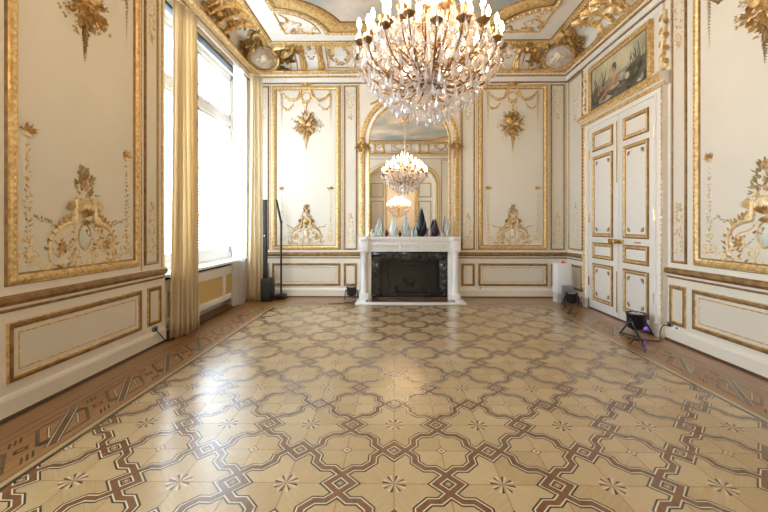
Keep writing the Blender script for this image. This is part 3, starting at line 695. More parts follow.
def corner_cartouche(cx, cy, sx, sy, label):
    t = empty('corner_cartouche', (0, 0, 0), label, 'cove ornament', 'big carved cartouches in the corners of the cove')
    n = Vector((-sx*.56, -sy*.56, -.62)).normalized(); r = Vector((0, 0, 1)).cross(n).normalized(); up = n.cross(r)
    o = Vector((cx, cy, 4.475))
    mp = lambda u, v, h: tuple(o+r*u*1.3+up*v*1.12+n*h*1.1)
    s = RB(mp); s.dome((0, 0), .21, .185, .05, 18); f = s.build('shield', 'greyrelief', t); f['label'] = 'grey brown oval shield'
    s = RB(mp); s.leaf((-.08, -.08), .6, .2, .08, .1); s.dome((0, .04), .06, .07, .1); s.bez((-.1, -.05), (-.02, .1), (.05, -.1), (.12, .03), .03, .02, 0, 8, 2.2); s.build('shield_relief', 'ivory', f)
    s = RB(mp); s.ring((0, 0), .225, .20, .030, 0, 22, 2.); s.build('shield_rim', 'gold', f)
    def mc(u, v, h):          # follows the cove round the corner, u<0 along the side wall
        t_ = min(1.12, max(-.12, .44+v*1.55)); d, z = coveprof(t_, h+.02); c = d
        if u < 0:
            X = (XL+d) if sx < 0 else (XR-d); Y = (YB-c-abs(u)) if sy > 0 else (YF+c+abs(u))
        else:
            Y = (YB-d) if sy > 0 else (YF+d); X = (XL+c+u) if sx < 0 else (XR-c-u)
        return (X, Y, z)
    s = RB(mc); lf = RB(mc); random.seed(int(cx*100+cy*10))
    for g in (-1, 1):
        s.spiral((g*.44, .16), .11, .02, pi/2, -1.4*g, .034, None, 0, 1.6); s.spiral((g*.40, -.17), .09, .02, -pi/2, 1.4*g, .028, None, 0, 1.6)
        s.bez((g*.10, .30), (g*.25, .36), (g*.5, .34), (g*.58, .16), .045, .02, 0, 10, 1.6)
        s.bez((g*.12, -.27), (g*.30, -.30), (g*.48, -.22), (g*.66, -.26), .036, .014, 0, 10, 1.6)
        s.bez((g*.30, .10), (g*.36, .0), (g*.32, -.1), (g*.38, -.16), .05, .03, 0, 10, 1.6)
        for k in range(60):
            x = random.uniform(.2, .66); y = random.uniform(-.27, .33)*(1.05-.6*abs(x-.4))
            lf.leaf((g*x, y), random.uniform(0, 6.28), random.uniform(.08, .17), .055, .07)
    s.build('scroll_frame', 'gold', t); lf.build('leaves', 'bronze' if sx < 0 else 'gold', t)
    gd = RB(mc)
    for g in (-1, 1): gd.garland((g*.30, -.18), (g*.62, -.22), .05, .034, 7)
    gd.build('garland_leaves', 'goldp', t)
    FL = []
    for k in range(16):
        x = random.uniform(.26, .6)*random.choice((-1, 1)); FL.append(((x, random.uniform(-.25, .3)), random.uniform(.03, .05)))
    flowers(t, mc, FL, 'goldp')
for sx, sy, w in ((-1, 1, 'above the window and fireplace wall corner'), (1, 1, 'above the door and fireplace wall corner'), (-1, -1, 'behind the viewpoint on the window side'), (1, -1, 'behind the viewpoint on the door side')):
    corner_cartouche((XL+.30) if sx < 0 else (XR-.30), (YB-.30) if sy > 0 else (YF+.30), sx, sy, 'carved oval cartouche in the cove '+w)
def strip(mp, u, label):
    t = empty('cove_rib', (0, 0, 0), label, 'cove ornament', 'plain curved ribs on the cove')
    s = RB(mp)
    for du, r in ((-.06, .012), (.06, .012)): s.stroke([(u+du, .05+.9*i/8) for i in range(9)], r)
    s.build('rib_lines', 'gold', t)
for sg, side in ((-1, 'left'), (1, 'right')):
    strip(coveback, sg*2.22, 'pair of gold lines on the cove inside the %s corner cartouche' % side)
    bracket_pair(coveback, sg*1.86, 'acanthus bracket pair on the cove left of the laurel panel near the window' if sg < 0 else 'acanthus bracket pair on the cove right of the chandelier')
    wreath_panel(coveback, sg*1.30, .27, 'laurel panel on the cove over the %s of the mirror' % side)
    bracket_pair(coveback, sg*.72, 'acanthus bracket pair on the cove behind the chandelier, %s one' % side)
    bracket_pair(covefront, sg*.9, 'acanthus bracket pair over the arched bay, %s half' % side)
    wreath_panel(covefront, sg*1.6, .3, 'laurel panel over the arched bay on its %s' % side)
wreath_panel(coveback, 0, .38, 'laurel panel on the cove straight over the mirror')
wreath_panel(covefront, 0, .4, 'laurel panel on the cove in the middle over the arched bay')
for mp, w, (b1, p1, p2) in ((coveright, 'over the double door', (5.58, 4.85, 3.6)), (coveleft, 'over the window', (5.58, 4.85, 3.6))):
    # heavy acanthus scroll by the corner cartouche
    random.seed(91); t = empty('acanthus_scroll', (0, 0, 0), 'heavy gilded acanthus scroll on the cove '+w, 'cove ornament')
    s = RB(mp); lf = RB(mp)
    for q in range(3):
        u = b1+.12-.26*q; s.bez((u+.16, .95), (u-.02, .8), (u+.14, .3), (u-.06, .06), .055, .03, 0, 12, 1.5)
        for k in range(16): lf.leaf((u+random.uniform(-.12, .14), random.uniform(.1, .95)), -pi/2+random.uniform(-1.2, 1.2), random.uniform(.12, .22), .12, .07)
    s.spiral((b1-.52, .55), .11, .02, 0, 1.5, .03)
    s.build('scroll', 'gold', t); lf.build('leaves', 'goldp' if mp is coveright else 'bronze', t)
    wreath_panel(mp, p1-.15, .42, 'long laurel panel on the cove '+w)
    bracket_pair(mp, p1-.95, 'acanthus bracket pair at the near end of the cove '+w)

# ------------------------------------------------------------------ ceiling picture
def scoop(d):      # rectangle with concave quarter-round corners, inset by d
    hx, y0, y1, R = 2.18, YF+.55, 6.20, .70+d*1.19
    d *= 1.19; g = math.asin(d/R); P = []
    for cx, cy, a0 in ((hx, y1, pi), (-hx, y1, 1.5*pi), (-hx, y0, 0), (hx, y0, .5*pi)):
        arc = [(cx+R*cos(a0+g+(pi/2-2*g)*i/12), cy+R*sin(a0+g+(pi/2-2*g)*i/12)) for i in range(13)]
        P += arc[::-1]
    return P
t = empty('ceiling_painting', (0, 0, 0), 'painted sky with soft clouds framed in gold on the ceiling', 'painting')
P = scoop(.30); mb = MB(); mb.prism([(XC+x, y, ZC-.012) for x, y in P], [(XC+x, y, ZC-.001) for x, y in P]); mb.build('canvas', 'skypaint', t, smooth=False)
prof = [(0, 0, 1), (.02, .03, 0), (.06, .035, 0), (.075, .02, 1), (.11, .02, 0), (.16, .06, 0), (.24, .075, 0), (.30, .05, 0), (.33, .03, 1), (.345, .01, 1)]
mb = MB(); N = len(P)
for d, h, mi in prof: mb.v += [(XC+x, y, ZC-.001-h) for x, y in scoop(d)]
for i in range(len(prof)-1):
    for k2 in range(N): mb.f.append([i*N+k2, i*N+(k2+1) % N, (i+1)*N+(k2+1) % N, (i+1)*N+k2]); mb.m.append(prof[i][2])
mb.build('gilded_frame', ['gold', 'ochre'], t)
mb = RB(mapceil); Q = scoop(.05)
for i in range(N):
    a, b = Q[i], Q[(i+1) % N]; L = math.dist(a, b); n = max(1, int(L/.07))
    for k2 in range(n):
        mb.dome((a[0]+(b[0]-a[0])*k2/n, a[1]+(b[1]-a[1])*k2/n), .028, .028, .055, 6)
mb.build('beaded_moulding', 'goldp', t)
for sx, sy, w in ((-1, 1, 'at the window and fireplace corner'), (1, 1, 'at the door and fireplace corner'), (-1, -1, 'at the window corner behind the viewpoint'), (1, -1, 'at the door corner behind the viewpoint')):
    t = empty('ceiling_spandrel', (0, 0, 0), 'quarter round ceiling panel with gilded branches '+w, 'ceiling ornament', 'corner panels of the ceiling')
    cx, cy = sx*2.15, (6.16 if sy > 0 else YF+.6); m = sub(mapceil, cx, cy, -sx, -sy)
    s = RB(m); R = .60; s.stroke([(0, R)]+[(R*sin(pi/2*i/12), R*cos(pi/2*i/12)) for i in range(13)]+[(R, 0)], .012)
    s.stroke([(R, 0), (0, 0), (0, R)], .016); s.build('panel_moulding', 'gold', t)
    random.seed(5); s = RB(m); lf = RB(m)
    for a in (.25, 1.32):
        for j in range(9):
            rr = .11+.05*j; aa = a+.2*sin(j*.8); s.dome((rr*cos(aa), rr*sin(aa)), .015, .015, .02)
            for q in (-1, 1): lf.leaf((rr*cos(aa), rr*sin(aa)), aa+q*random.uniform(.4, 1.2), .09, .04, .02)
    s.ring((.27, .27), .07, .05, .012); s.build('berries', 'rose', t); lf.build('branches', 'gold', t)
    s = RB(m); s.leaf((.18, .2), .7, .2, .12, .025); s.leaf((.3, .22), 2.2, .14, .09, .025); s.build('ribbon', 'ivory', t)

# ------------------------------------------------------------------ mirror over the mantel
t = empty('wall_mirror', (XC, YB, 1.17), 'tall arched gilt mirror above the marble mantelpiece', 'mirror')
t.location = (0, 0, 0)
def arch(r, zs=2.99, n=24, z0=1.172): return [(-r, z0)]+[(-r*cos(pi*i/n), zs+r*sin(pi*i/n)) for i in range(n+1)]+[(r, z0)]
A = arch(.765); mb = MB(); mb.prism([mapback(u, v, .012) for u, v in A], [mapback(u, v, .004) for u, v in A]); mb.build('mirror_glass', 'mirror', t, smooth=False)
prof = [(.955, 0, 0), (.95, .04, 0), (.92, .055, 0), (.87, .05, 0), (.855, .03, 1), (.85, .03, 2), (.80, .035, 2), (.795, .04, 0), (.765, .045, 0), (.755, .012, 0)]
mb = MB(); rows = [arch(r) for r, h, mi in prof]; N = len(rows[0])
for (r, h, mi), row in zip(prof, rows): mb.v += [mapback(u, v, h) for u, v in row]
for i in range(len(prof)-1):
    for q in range(N-1): mb.f.append([i*N+q, i*N+q+1, (i+1)*N+q+1, (i+1)*N+q]); mb.m.append(prof[i][2])
mb.build('frame', ['gold', 'ochre', 'white'], t)
s = RB(mapback); A = arch(.895)
for i in range(len(A)-1):
    n = max(1, int(math.dist(A[i], A[i+1])/.055))
    for q in range(n): s.dome((A[i][0]+(A[i+1][0]-A[i][0])*q/n, A[i][1]+(A[i+1][1]-A[i][1])*q/n), .024, .024, .075, 6)
s.build('beaded_moulding', 'goldp', t)
s = RB(mapback)
for g in (-1, 1):
    s.spiral((g*.89, 2.95), .07, .02, 0, 1.3*g, .03, None, 0, 2.4); s.dome((g*.9, 3.03), .07, .05, .11)
    for j in range(8): s.leaf((g*.89, 3.0), -pi/2+(j-3.5)*.25, .22, .06, .09)
    d = RB(mapback); d.drop((g*.895, 2.9), .5, .12, 9); s.add([(x, y-.04, z) for x, y, z in d.v], d.f)
s.dome((0, 3.92), .12, .14, .12, 12)
for j in range(12): s.leaf((0, 3.9), pi*j/11, .26, .08, .08)
for g in (-1, 1): s.bez((g*.1, 3.95), (g*.35, 4.1), (g*.5, 3.8), (g*.75, 3.72), .04, .015, 0, 12, 1.6); s.garland((g*.12, 3.9), (g*.7, 3.6), .0, .04, 10)
s.build('crest', 'gold', t)

# ------------------------------------------------------------------ fireplace
t = empty('fireplace', (0, 0, 0), 'white marble fireplace with carved frieze and black marble surround', 'fireplace')
def bx(name, m, *dims, parent=t, c=.006): mb = MB(); mb.box(*dims, 0, c); return mb.build(name, m, parent)
y1 = YB
mb = MB()
q = [(-.945, y1-.02), (-.945, 6.66), (-.93, 6.60), (-.80, 6.58), (-.72, 6.63), (.72, 6.63), (.80, 6.58), (.93, 6.60), (.945, 6.66), (.945, y1-.02)]
for z0, z1, gshr in ((1.128, 1.17, 0), (1.098, 1.128, .03)):
    mb.prism([(XC+x*(1-gshr), y+gshr*(1 if y < 6.9 else 0), z0) for x, y in q], [(XC+x*(1-gshr), y+gshr*(1 if y < 6.9 else 0), z1) for x, y in q])
mb.build('mantel_shelf', 'marble', t, smooth=False)
bx('frieze', 'marble', XC-.90, XC+.90, 6.68, y1-.02, .895, 1.098)
mf = lambda u, v, h: (XC+u, 6.68-h, v)
for a, b in ((-.72, -.22), (-.17, .19), (.24, .72)):
    s = frame_mesh(mf, a, b, .925, 1.08, [(0, 0, 0), (.008, .01, 0), (.015, 0, 0)]); c0 = (a+b)/2
    random.seed(3)
    n = 7 if b-a > .4 else 4
    for j in range(n):
        u = a+.05+(b-a-.1)*j/(n-1); s.spiral((u, 1.0), .032, .006, j*pi, 1.2*(-1)**j, .011); s.leaf((u, 1.0), .6*(-1)**j, .08, .04, .02); s.leaf((u, 1.0), pi-.6*(-1)**j, .07, .035, .02)
    s.build('carved_panel', 'carved', t)
for g, w in ((-1, 0), (1, 1)):
    cx = XC+g*.845
    mb = MB(); mb.box(cx-.085, cx+.085, 6.64, y1-.02, .02, .13, 0, .006); pr = [(.062, .13), (.07, .15), (.064, .17), (.058, .2), (.056, .8), (.062, .86), (.075, .88), (.078, .895)]
    mb.lathe(pr, 20, (cx, 6.72, 0)); mb.box(cx-.05, cx+.05, 6.74, y1-.02, .13, .9); mb.box(cx-.085, cx+.085, 6.635, 6.8, .895, 1.098, 0, .01)
    mb.build('column', 'marble', t)
    x0 = XC+g*.715; a, b = sorted((x0, XC+g*.79)); bx('jamb', 'marble', a, b, 6.74, y1-.02, .02, .9)
bx('black_slip', 'blackmarble', XC-.715, XC+.715, 6.80, 6.83, .73, .895); [bx('black_slip', 'blackmarble', XC+g-.08, XC+g+.08, 6.80, 6.83, .03, .73) for g in (-.635, .635)]
mf = lambda u, v, h: (XC+u, 6.80-h, v); s = RB(mf); random.seed(8)
for g in (-1, 1):
    for j in range(4): s.spiral((g*(.12+.13*j), .81), .045, .008, j*pi, 1.3*(-1)**j*g, .008); s.leaf((g*(.12+.13*j), .81), .5*(-1)**j, .1, .04, .015)
    s.leaf((0, .8), pi/2-g*.6, .1, .04, .02)
for j in range(5): s.spiral((.635, .68-.12*j), .04, .008, j*pi, 1.3*(-1)**j, .008); s.leaf((.635, .66-.12*j), pi/2+.7*(-1)**j, .1, .035, .015)
s.dome((0, .82), .05, .05, .03); s.build('carved_scrolls', mat('grey_carving', (.07, .075, .075), .3), t)
mb = MB(); mb.box(XC-.56, XC+.56, 6.94, 6.96, .03, .73); mb.box(XC-.57, XC-.555, 6.82, 6.95, .03, .73); mb.box(XC+.555, XC+.57, 6.82, 6.95, .03, .73); mb.box(XC-.56, XC+.56, 6.82, 6.95, .73, .74); mb.box(XC-.56, XC+.56, 6.82, 6.95, .022, .03)
mb.build('firebox', 'soot', t, smooth=False)
mf = lambda u, v, h: (XC+u, 6.94-h, v); s = RB(mf); s.leaf((-.1, .2), .6, .3, .1, .02); s.leaf((.1, .2), 2.5, .3, .1, .02); s.stroke([(-.4, .12), (-.4, .62), (.4, .62), (.4, .12)], .008)
s.build('fireback_relief', mat('iron_relief', (.012, .011, .01), .5, .3), t)
mb = MB()
for g in (-1, 1): mb.tube([(XC+g*.25, 6.87, .03), (XC+g*.25, 6.87, .2)], .012); mb.lathe([(.0, 0), (.02, .01), (.02, .03), (0, .045)], 10, (XC+g*.25, 6.87, .2))
mb.tube([(XC-.4, 6.87, .09), (XC+.4, 6.87, .09)], .008); mb.build('firedog', mat('iron', (.02, .012, .01), .5, .5), t)
h = empty('hearth_slab', (0, 0, 0), 'white marble hearth slab with inlay before the black fireplace opening', 'hearth')
mb = MB(); mb.box(XC-.97, XC+.97, 6.27, y1-.01, .001, .02, 0, .003); mb.build('slab', 'marble', h)
mb = MB(); mb.box(XC-.80, XC+.80, 6.40, 6.62, .0195, .0215); mb.box(XC-.715, XC+.715, 6.62, 6.80, .0195, .0215); mb.build('inlay', ['walnut'], h, smooth=False)
mb = MB(); mb.box(XC-.80, XC+.80, 6.40, 6.43, .0215, .0222); mb.box(XC-.80, XC-.77, 6.43, 6.62, .0215, .0222); mb.box(XC+.77, XC+.80, 6.43, 6.62, .0215, .0222)
mb.build('inlay_line', mat('purple_marble', (.16, .13, .2), .2), h, smooth=False)

# ------------------------------------------------------------------ glass vases on the mantel
def gmat(n, c, tr): return mat(n, c, .06, 0, .7, Transmission_Weight=tr, IOR=1.3)
G = dict(clear=gmat('clear_glass', (.93, .95, .94), .7), milk=gmat('milky_glass', (.80, .88, .85), .25), aqua=gmat('aqua_glass', (.72, .85, .82), .5), ruby=gmat('ruby_glass', (.12, .012, .03), .2),
         plum=gmat('plum_glass', (.035, .02, .04), .15), blackg=gmat('black_glass', (.012, .012, .014), .1), pink=gmat('pink_glass', (.8, .62, .64), .5), whites=mat('white_swirl', (.9, .9, .88), .2), purple=gmat('violet_glass', (.13, .1, .25), .3))
def vase(px, H, W, main, swirl, label, y=6.78, small=False):
    t = empty('glass_vase', (px, y, 1.17), label, 'glass vase', 'glass flame vases on the mantelpiece')
    if small: pr = [(.5, 0), (.55, .04), (.8, .2), (1, .38), (.9, .55), (.45, .72), (.3, .8), (.34, .95), (.4, 1.)]
    else: pr = [(.42, 0), (.6, .03), (.9, .14), (1, .27), (.9, .42), (.66, .58), (.42, .72), (.24, .84), (.12, .93), (.03, 1.)]
    R = W/2; n = 20; mb = MB(); vs = []
    bend = random.uniform(-.1, .1)*W
    for r, z in pr:
        for k in range(n): vs.append((R*r*cos(2*pi*k/n)+bend*z*z*1.5, R*r*.7*sin(2*pi*k/n), z*H))
    L = len(pr); mb.add(vs, [(i*n+k, i*n+(k+1) % n, (i+1)*n+(k+1) % n, (i+1)*n+k) for i in range(L-1) for k in range(n)]+[tuple(range(n-1, -1, -1)), tuple((L-1)*n+k for k in range(n))])
    mb.build('body', G[main], t, ang=60)
    if swirl:
        mb = MB()
        for off in (0, 2.2):
            pts = []
            for i in range(16):
                z = .08+.84*i/15
                r = next(pr[j][0]+(pr[j+1][0]-pr[j][0])*(z-pr[j][1])/(pr[j+1][1]-pr[j][1]) for j in range(L-1) if pr[j][1] <= z <= pr[j+1][1])
                a = off-2.2+z*2.6; pts.append((R*r*1.0*cos(a)+bend*z*z*1.5, R*r*.7*sin(a), z*H))
            mb.tube(pts, [.002+.007*sin(pi*i/15)*W/.15 for i in range(16)], 5)
        mb.build('swirl', G[swirl], t)
vx = lambda px: (px-394)*6.78/362
random.seed(2)
for px, H, W, a, b, l, sm in (
    (371.3, .14, .07, 'clear', None, 'tiny clear glass bottle at the window end of the mantel', True),
    (378.8, .385, .155, 'aqua', 'whites', 'clear greenish flame vase, second from the window end of the mantel', False),
    (386.5, .125, .065, 'ruby', None, 'tiny dark red glass bottle between two pale flame vases', True),
    (393.6, .38, .17, 'milk', 'whites', 'broad milky white flame vase on the mantel', False),
    (399.8, .11, .065, 'blackg', None, 'tiny black glass bottle right of the milky vase', True),
    (405.8, .46, .125, 'aqua', 'whites', 'tall slim pale flame vase near the middle of the mantel', False),
    (411.8, .16, .06, 'milk', None, 'tiny white glass bottle right of the tall slim pale vase', True),
    (415.6, .19, .065, 'aqua', None, 'tiny pale green glass bottle left of the black vase', True),
    (421.6, .545, .195, 'blackg', 'purple', 'largest flame vase, black glass with a violet streak', False),
    (429.4, .16, .07, 'pink', None, 'tiny pink glass bottle between the black and plum vases', True),
    (434.9, .345, .16, 'plum', 'ruby', 'dark plum red flame vase right of the black one', False),
    (441.8, .13, .07, 'pink', None, 'tiny pink glass bottle right of the plum vase', True),
    (447.2, .40, .12, 'clear', 'whites', 'slim clear flame vase with white swirl at the door end of the mantel', False)):
    vase(vx(px), H, W, a, b, l, 6.78 if not sm else 6.74, sm)

# ------------------------------------------------------------------ double door, overdoor painting
d = empty('door_1', (0, 0, 0), 'tall white and gold double door with small panels', 'door', kind='structure')
DY0, DYM, DY1, DH = 4.585, 5.345, 6.14, 3.0
for a, b, nm in ((DY0, DYM-.003, 'near'), (DYM+.003, DY1, 'far')):
    mb = MB(); mb.box(XR-.04, XR-.002, a, b, .02, DH, 0, .003); lf = mb.build('door_leaf', 'white', d)
    mp = lambda u, v, h: (XR-.04-h, u, v)
    i0, i1 = a+.115, b-.115
    for z0, z1, bd in ((.15, .76, True), (.84, 1.10, False), (1.19, 2.50, True), (2.58, 2.90, False)):
        mb = frame_mesh(mp, i0, i1, z0, z1, [(0, 0, 1), (.010, .016, 1), (.018, .018, 0), (.036, .022, 0), (.048, .012, 1), (.060, 0, 1)], .026 if bd else 0, 2, 1.0)
        if bd:      # corner sprigs and fine inner line
            sp_ = RB(mp)
            for cu, su in ((i0+.10, 1), (i1-.10, -1)):
                for cv, sv in ((z0+.10, 1), (z1-.10, -1)):
                    for j in range(4): mb.leaf((cu, cv), atan2(sv, su)+(j-1.5)*.5, .07, .022, .008, 1)
        mb.build('panel_moulding', ['gold', 'ochre', 'goldp'], lf)
    for z in (.45, 1.5, 2.55):
        mb = MB(); yy = a+.012 if nm == 'near' else b-.012; mb.tube([(XR-.05, yy, z-.07), (XR-.05, yy, z+.07)], .012, 8); mb.build('hinge', 'brass', lf)
mb = MB(); mb.box(XR-.055, XR-.035, DYM-.012, DYM+.03, .03, DH-.01, 0, .006); mb.build('meeting_bead', 'white', d)
mb = MB(); mb.box(XR-.075, XR-.04, DYM+.0, DYM+.20, 1.105, 1.175, 0, .006); mb.build('rim_lock', 'brass', d)
mb = MB(); mb.box(XR-.075, XR-.04, DYM-.13, DYM-.0, 1.11, 1.17, 0, .006); mb.build('lock_keeper', 'brass', d)
mb = MB(); mb.tube([(XR-.05, DYM-.03, 1.14), (XR-.10, DYM-.03, 1.14)], .01); mb.lathe([(.01, -.03), (.028, -.015), (.03, .005), (.018, .025), (0, .03)], 12, (XR-.115, DYM-.03, 1.14)); mb.build('door_knob', 'bronze', d)
mb = MB(); mb.box(XR-.05, XR-.04, 4.86, 4.98, 1.13, 1.145); mb.build('key_plate', 'bronze', d)
mb = MB(); mb.tube([(XR-.06, DYM, 2.0), (XR-.06, DYM, 2.9)], .007, 6); mb.tube([(XR-.06, DYM, .1), (XR-.06, DYM, .7)], .007, 6); mb.build('bolt_rod', 'brass', d)
# architrave of the door
mp = mapright
prof = [(0, 0, 0), (.0, .06, 0), (.03, .065, 0), (.04, .05, 0), (.10, .05, 0), (.112, .05, 1), (.122, .065, 1), (.142, .06, 0), (.15, 0, 0)]
mb = RB(mp)
pts = [(DY1, 0), (DY1, DH), (DY0, DH), (DY0, 0)]
N = len(prof)
for cu, cv, su, sv in ((DY1, .0, 1, 0), (DY1, DH, 1, 1), (DY0, DH, -1, 1), (DY0, .0, -1, 0)):
    for dd, h, mi in prof: mb.v.append(mp(cu+su*dd, cv+sv*dd*.6, h))
for c in range(3):
    for i in range(N-1): mb.f.append([c*N+i, (c+1)*N+i, (c+1)*N+i+1, c*N+i+1]); mb.m.append(prof[i][2])
for i in range(46):
    v = .22+2.75*i/45
    for u in (DY0-.13, DY1+.13): mb.dome((u, v), .016, .024, .085, 6, 2)
mb.build('architrave', ['white', 'gold', 'goldp'], d)
mb = MB()
for u in (DY0-.15, DY1+.0): mb.box(XR-.08, XR, u, u+.15, 0, .16, 0, .004)
mb.build('plinth_block', 'ivory', d)
mb = run(mapright, DY0-.2, DY1+.2, [(0, 3.08, 0), (.07, 3.08, 1), (.08, 3.11, 0), (.10, 3.13, 1), (.13, 3.16, 1), (.15, 3.19, 1), (.14, 3.22, 0), (0, 3.24, 0)])
o = mb.build('door_cornice', ['white', 'gold'], d, smooth=False)
s = RB(lambda u, v, h: (XR-.085-h, u, v))
for i in range(34): s.dome((DY0-.18+(DY1-DY0+.36)*i/33, 3.15), .022, .03, .06, 6)
s.build('leaf_row', 'goldp', o)
p = empty('framed_painting', (0, 0, 0), 'painting of a child among reeds in a gilt frame over the double door', 'painting')
PY0, PY1, PZ0, PZ1 = 4.752, 6.07, 3.27, 3.93
mb = RB(mapright)
mb.add([mapright(PY0-.02, PZ0-.02, .035), mapright(PY1+.02, PZ0-.02, .035), mapright(PY1+.02, PZ1+.02, .035), mapright(PY0-.02, PZ1+.02, .035)], [(0, 1, 2, 3)], 0)
cv = mottle(mat('canvas_landscape', (.3, .27, .17), .55), (.10, .09, .06), (.34, .31, .21), 2.6, 5.)
skin = mottle(mat('canvas_flesh', (.5, .3, .18), .55), (.34, .19, .11), (.60, .40, .25), 7.); reed = mottle(mat('canvas_reeds', (.10, .11, .07), .55), (.035, .035, .025), (.15, .14, .09), 12.); lite = mottle(mat('canvas_light', (.62, .58, .42), .55), (.36, .34, .24), (.62, .57, .38), 3.); drap = mottle(mat('canvas_drape', (.4, .36, .3), .55), (.22, .2, .17), (.55, .5, .42), 8.); rosec = mat('canvas_rose', (.45, .2, .15), .55)
random.seed(12)
class FB(RB):
    K = 0
    def blob(s, c, rx, ry, mi, rot=0, hh=.0355, n=14):
        P = []; FB.K += 1; hh += .000012*FB.K
        for k in range(n):
            a = 2*pi*k/n; x, y = rx*cos(a), ry*sin(a); P.append(s.mp(c[0]+x*cos(rot)-y*sin(rot), c[1]+x*sin(rot)+y*cos(rot), hh))
        s.add(P, [tuple(range(n))], mi)
    def quad(s, pts, mi, hh):
        FB.K += 1; hh += .000004*FB.K; s.add([s.mp(a, b, hh) for a, b in pts], [tuple(range(len(pts)))], mi)
f = FB(mapright)
w_, h_ = PY1-PY0, PZ1-PZ0
def PP(x, y): return (PY1-x*w_, PZ0+y*h_)       # x from the far end, y up
f.quad([PP(.02, .5), PP(.98, .55), PP(.98, .99), PP(.02, .99)], 3, .0353)
f.quad([PP(.0, .0), PP(1, 0), PP(1, .38), PP(.75, .30), PP(.5, .34), PP(.3, .3), PP(0, .45)], 2, .0355)
for i in range(40):
    x = random.choice((random.uniform(.02, .33), random.uniform(.68, .98))); y = random.uniform(.15, .5); L = random.uniform(.25, .6); lean = random.uniform(-.08, .12)
    f.quad([PP(x, y), PP(x+.012, y), PP(x+lean+.01, y+L*.8), PP(x+lean*1.3, min(.98, y+L))], 2, .0357+.00002*i)
for i in range(12): f.blob(PP(random.uniform(.6, .95), random.uniform(.1, .5)), .09, .06, 2 if i % 2 else 4, random.random(), .0366)
f.quad([PP(.12, .1), PP(.3, .14), PP(.6, .22), PP(.72, .32), PP(.55, .12), PP(.3, .04)], 4, .0368)
f.blob(PP(.80, .30), .2, .15, 2, 0, .0368); f.blob(PP(.10, .25), .12, .14, 2, .3, .0368); f.blob(PP(.55, .12), .3, .05, 2, .2, .0368)
f.quad([PP(.40, .36), PP(.55, .33), PP(.57, .26), PP(.38, .20)], 4, .037)                      # cloth under the child
f.blob(PP(.475, .50), .055, .105, 1, .25, .0370); f.blob(PP(.49, .37), .065, .05, 1, 0, .0371)     # trunk
f.quad([PP(.46, .40), PP(.43, .31), PP(.27, .20), PP(.26, .26)], 1, .0372); f.quad([PP(.29, .25), PP(.28, .19), PP(.16, .10), PP(.15, .15)], 1, .0372); f.quad([PP(.50, .36), PP(.47, .29), PP(.33, .14), PP(.31, .19)], 1, .0372)
f.quad([PP(.44, .57), PP(.42, .53), PP(.36, .42), PP(.35, .47)], 1, .0373); f.quad([PP(.365, .46), PP(.36, .41), PP(.29, .36), PP(.285, .40)], 1, .0373)
f.quad([PP(.51, .57), PP(.53, .53), PP(.60, .42), PP(.57, .41)], 1, .0373)
f.blob(PP(.465, .70), .042, .056, 1, .2, .0374); f.blob(PP(.475, .755), .048, .042, 2, .1, .0376); f.blob(PP(.502, .70), .02, .045, 2, 0, .0376)       # head, hair
f.blob(PP(.62, .38), .075, .06, 4, .3, .0375); f.blob(PP(.70, .33), .05, .05, 3, 0, .0374); f.blob(PP(.22, .40), .035, .05, 5, 0, .0372); f.blob(PP(.16, .33), .03, .04, 5, 0, .0372)
mb.add(f.v, f.f); mb.m[-len(f.m):] = f.m
mb.build('canvas', [cv, skin, reed, lite, drap, rosec], p, smooth=False, keep=True)
mb = frame_mesh(mapright, PY0-.085, PY1+.085, PZ0-.085+.01, PZ1+.085, [(0, 0, 0), (.004, .05, 0), (.03, .062, 0), (.06, .055, 0), (.075, .045, 1), (.085, .036, 1)]); mb.build('gilt_frame', ['gold', 'ochre'], p)
mb = frame_mesh(mapright, DY0-.1, DY1+.1, 3.245, 4.10, [(0, 0, 0), (.0, .03, 0), (.05, .035, 0), (.07, .02, 0), (.08, 0, 0)]); struct('trim_70', mb, ['white'], 'white surround of the painting over the double door', 'moulding')
for u, w in ((DY0-.12, 'near'), (DY1+.14, 'far')):
    c = empty('overdoor_console', (0, 0, 0), 'gilded scroll console at the %s side of the painting over the door' % w, 'wall ornament')
    s = RB(mapright); s.spiral((u, 3.32), .05, .012, -pi/2, 1.5, .022, None, 0, 1.8); s.bez((u+.045, 3.33), (u+.05, 3.6), (u-.03, 3.7), (u, 4.0), .03, .022, 0, 12, 1.5)
    s.build('console_scroll', 'goldp', c)
    s = RB(mapright)
    for k in range(8): s.leaf((u, 3.98-.08*k), -pi/2+(-1)**k*.5, .12, .05, .06)
    s.build('leaves', 'gold', c)

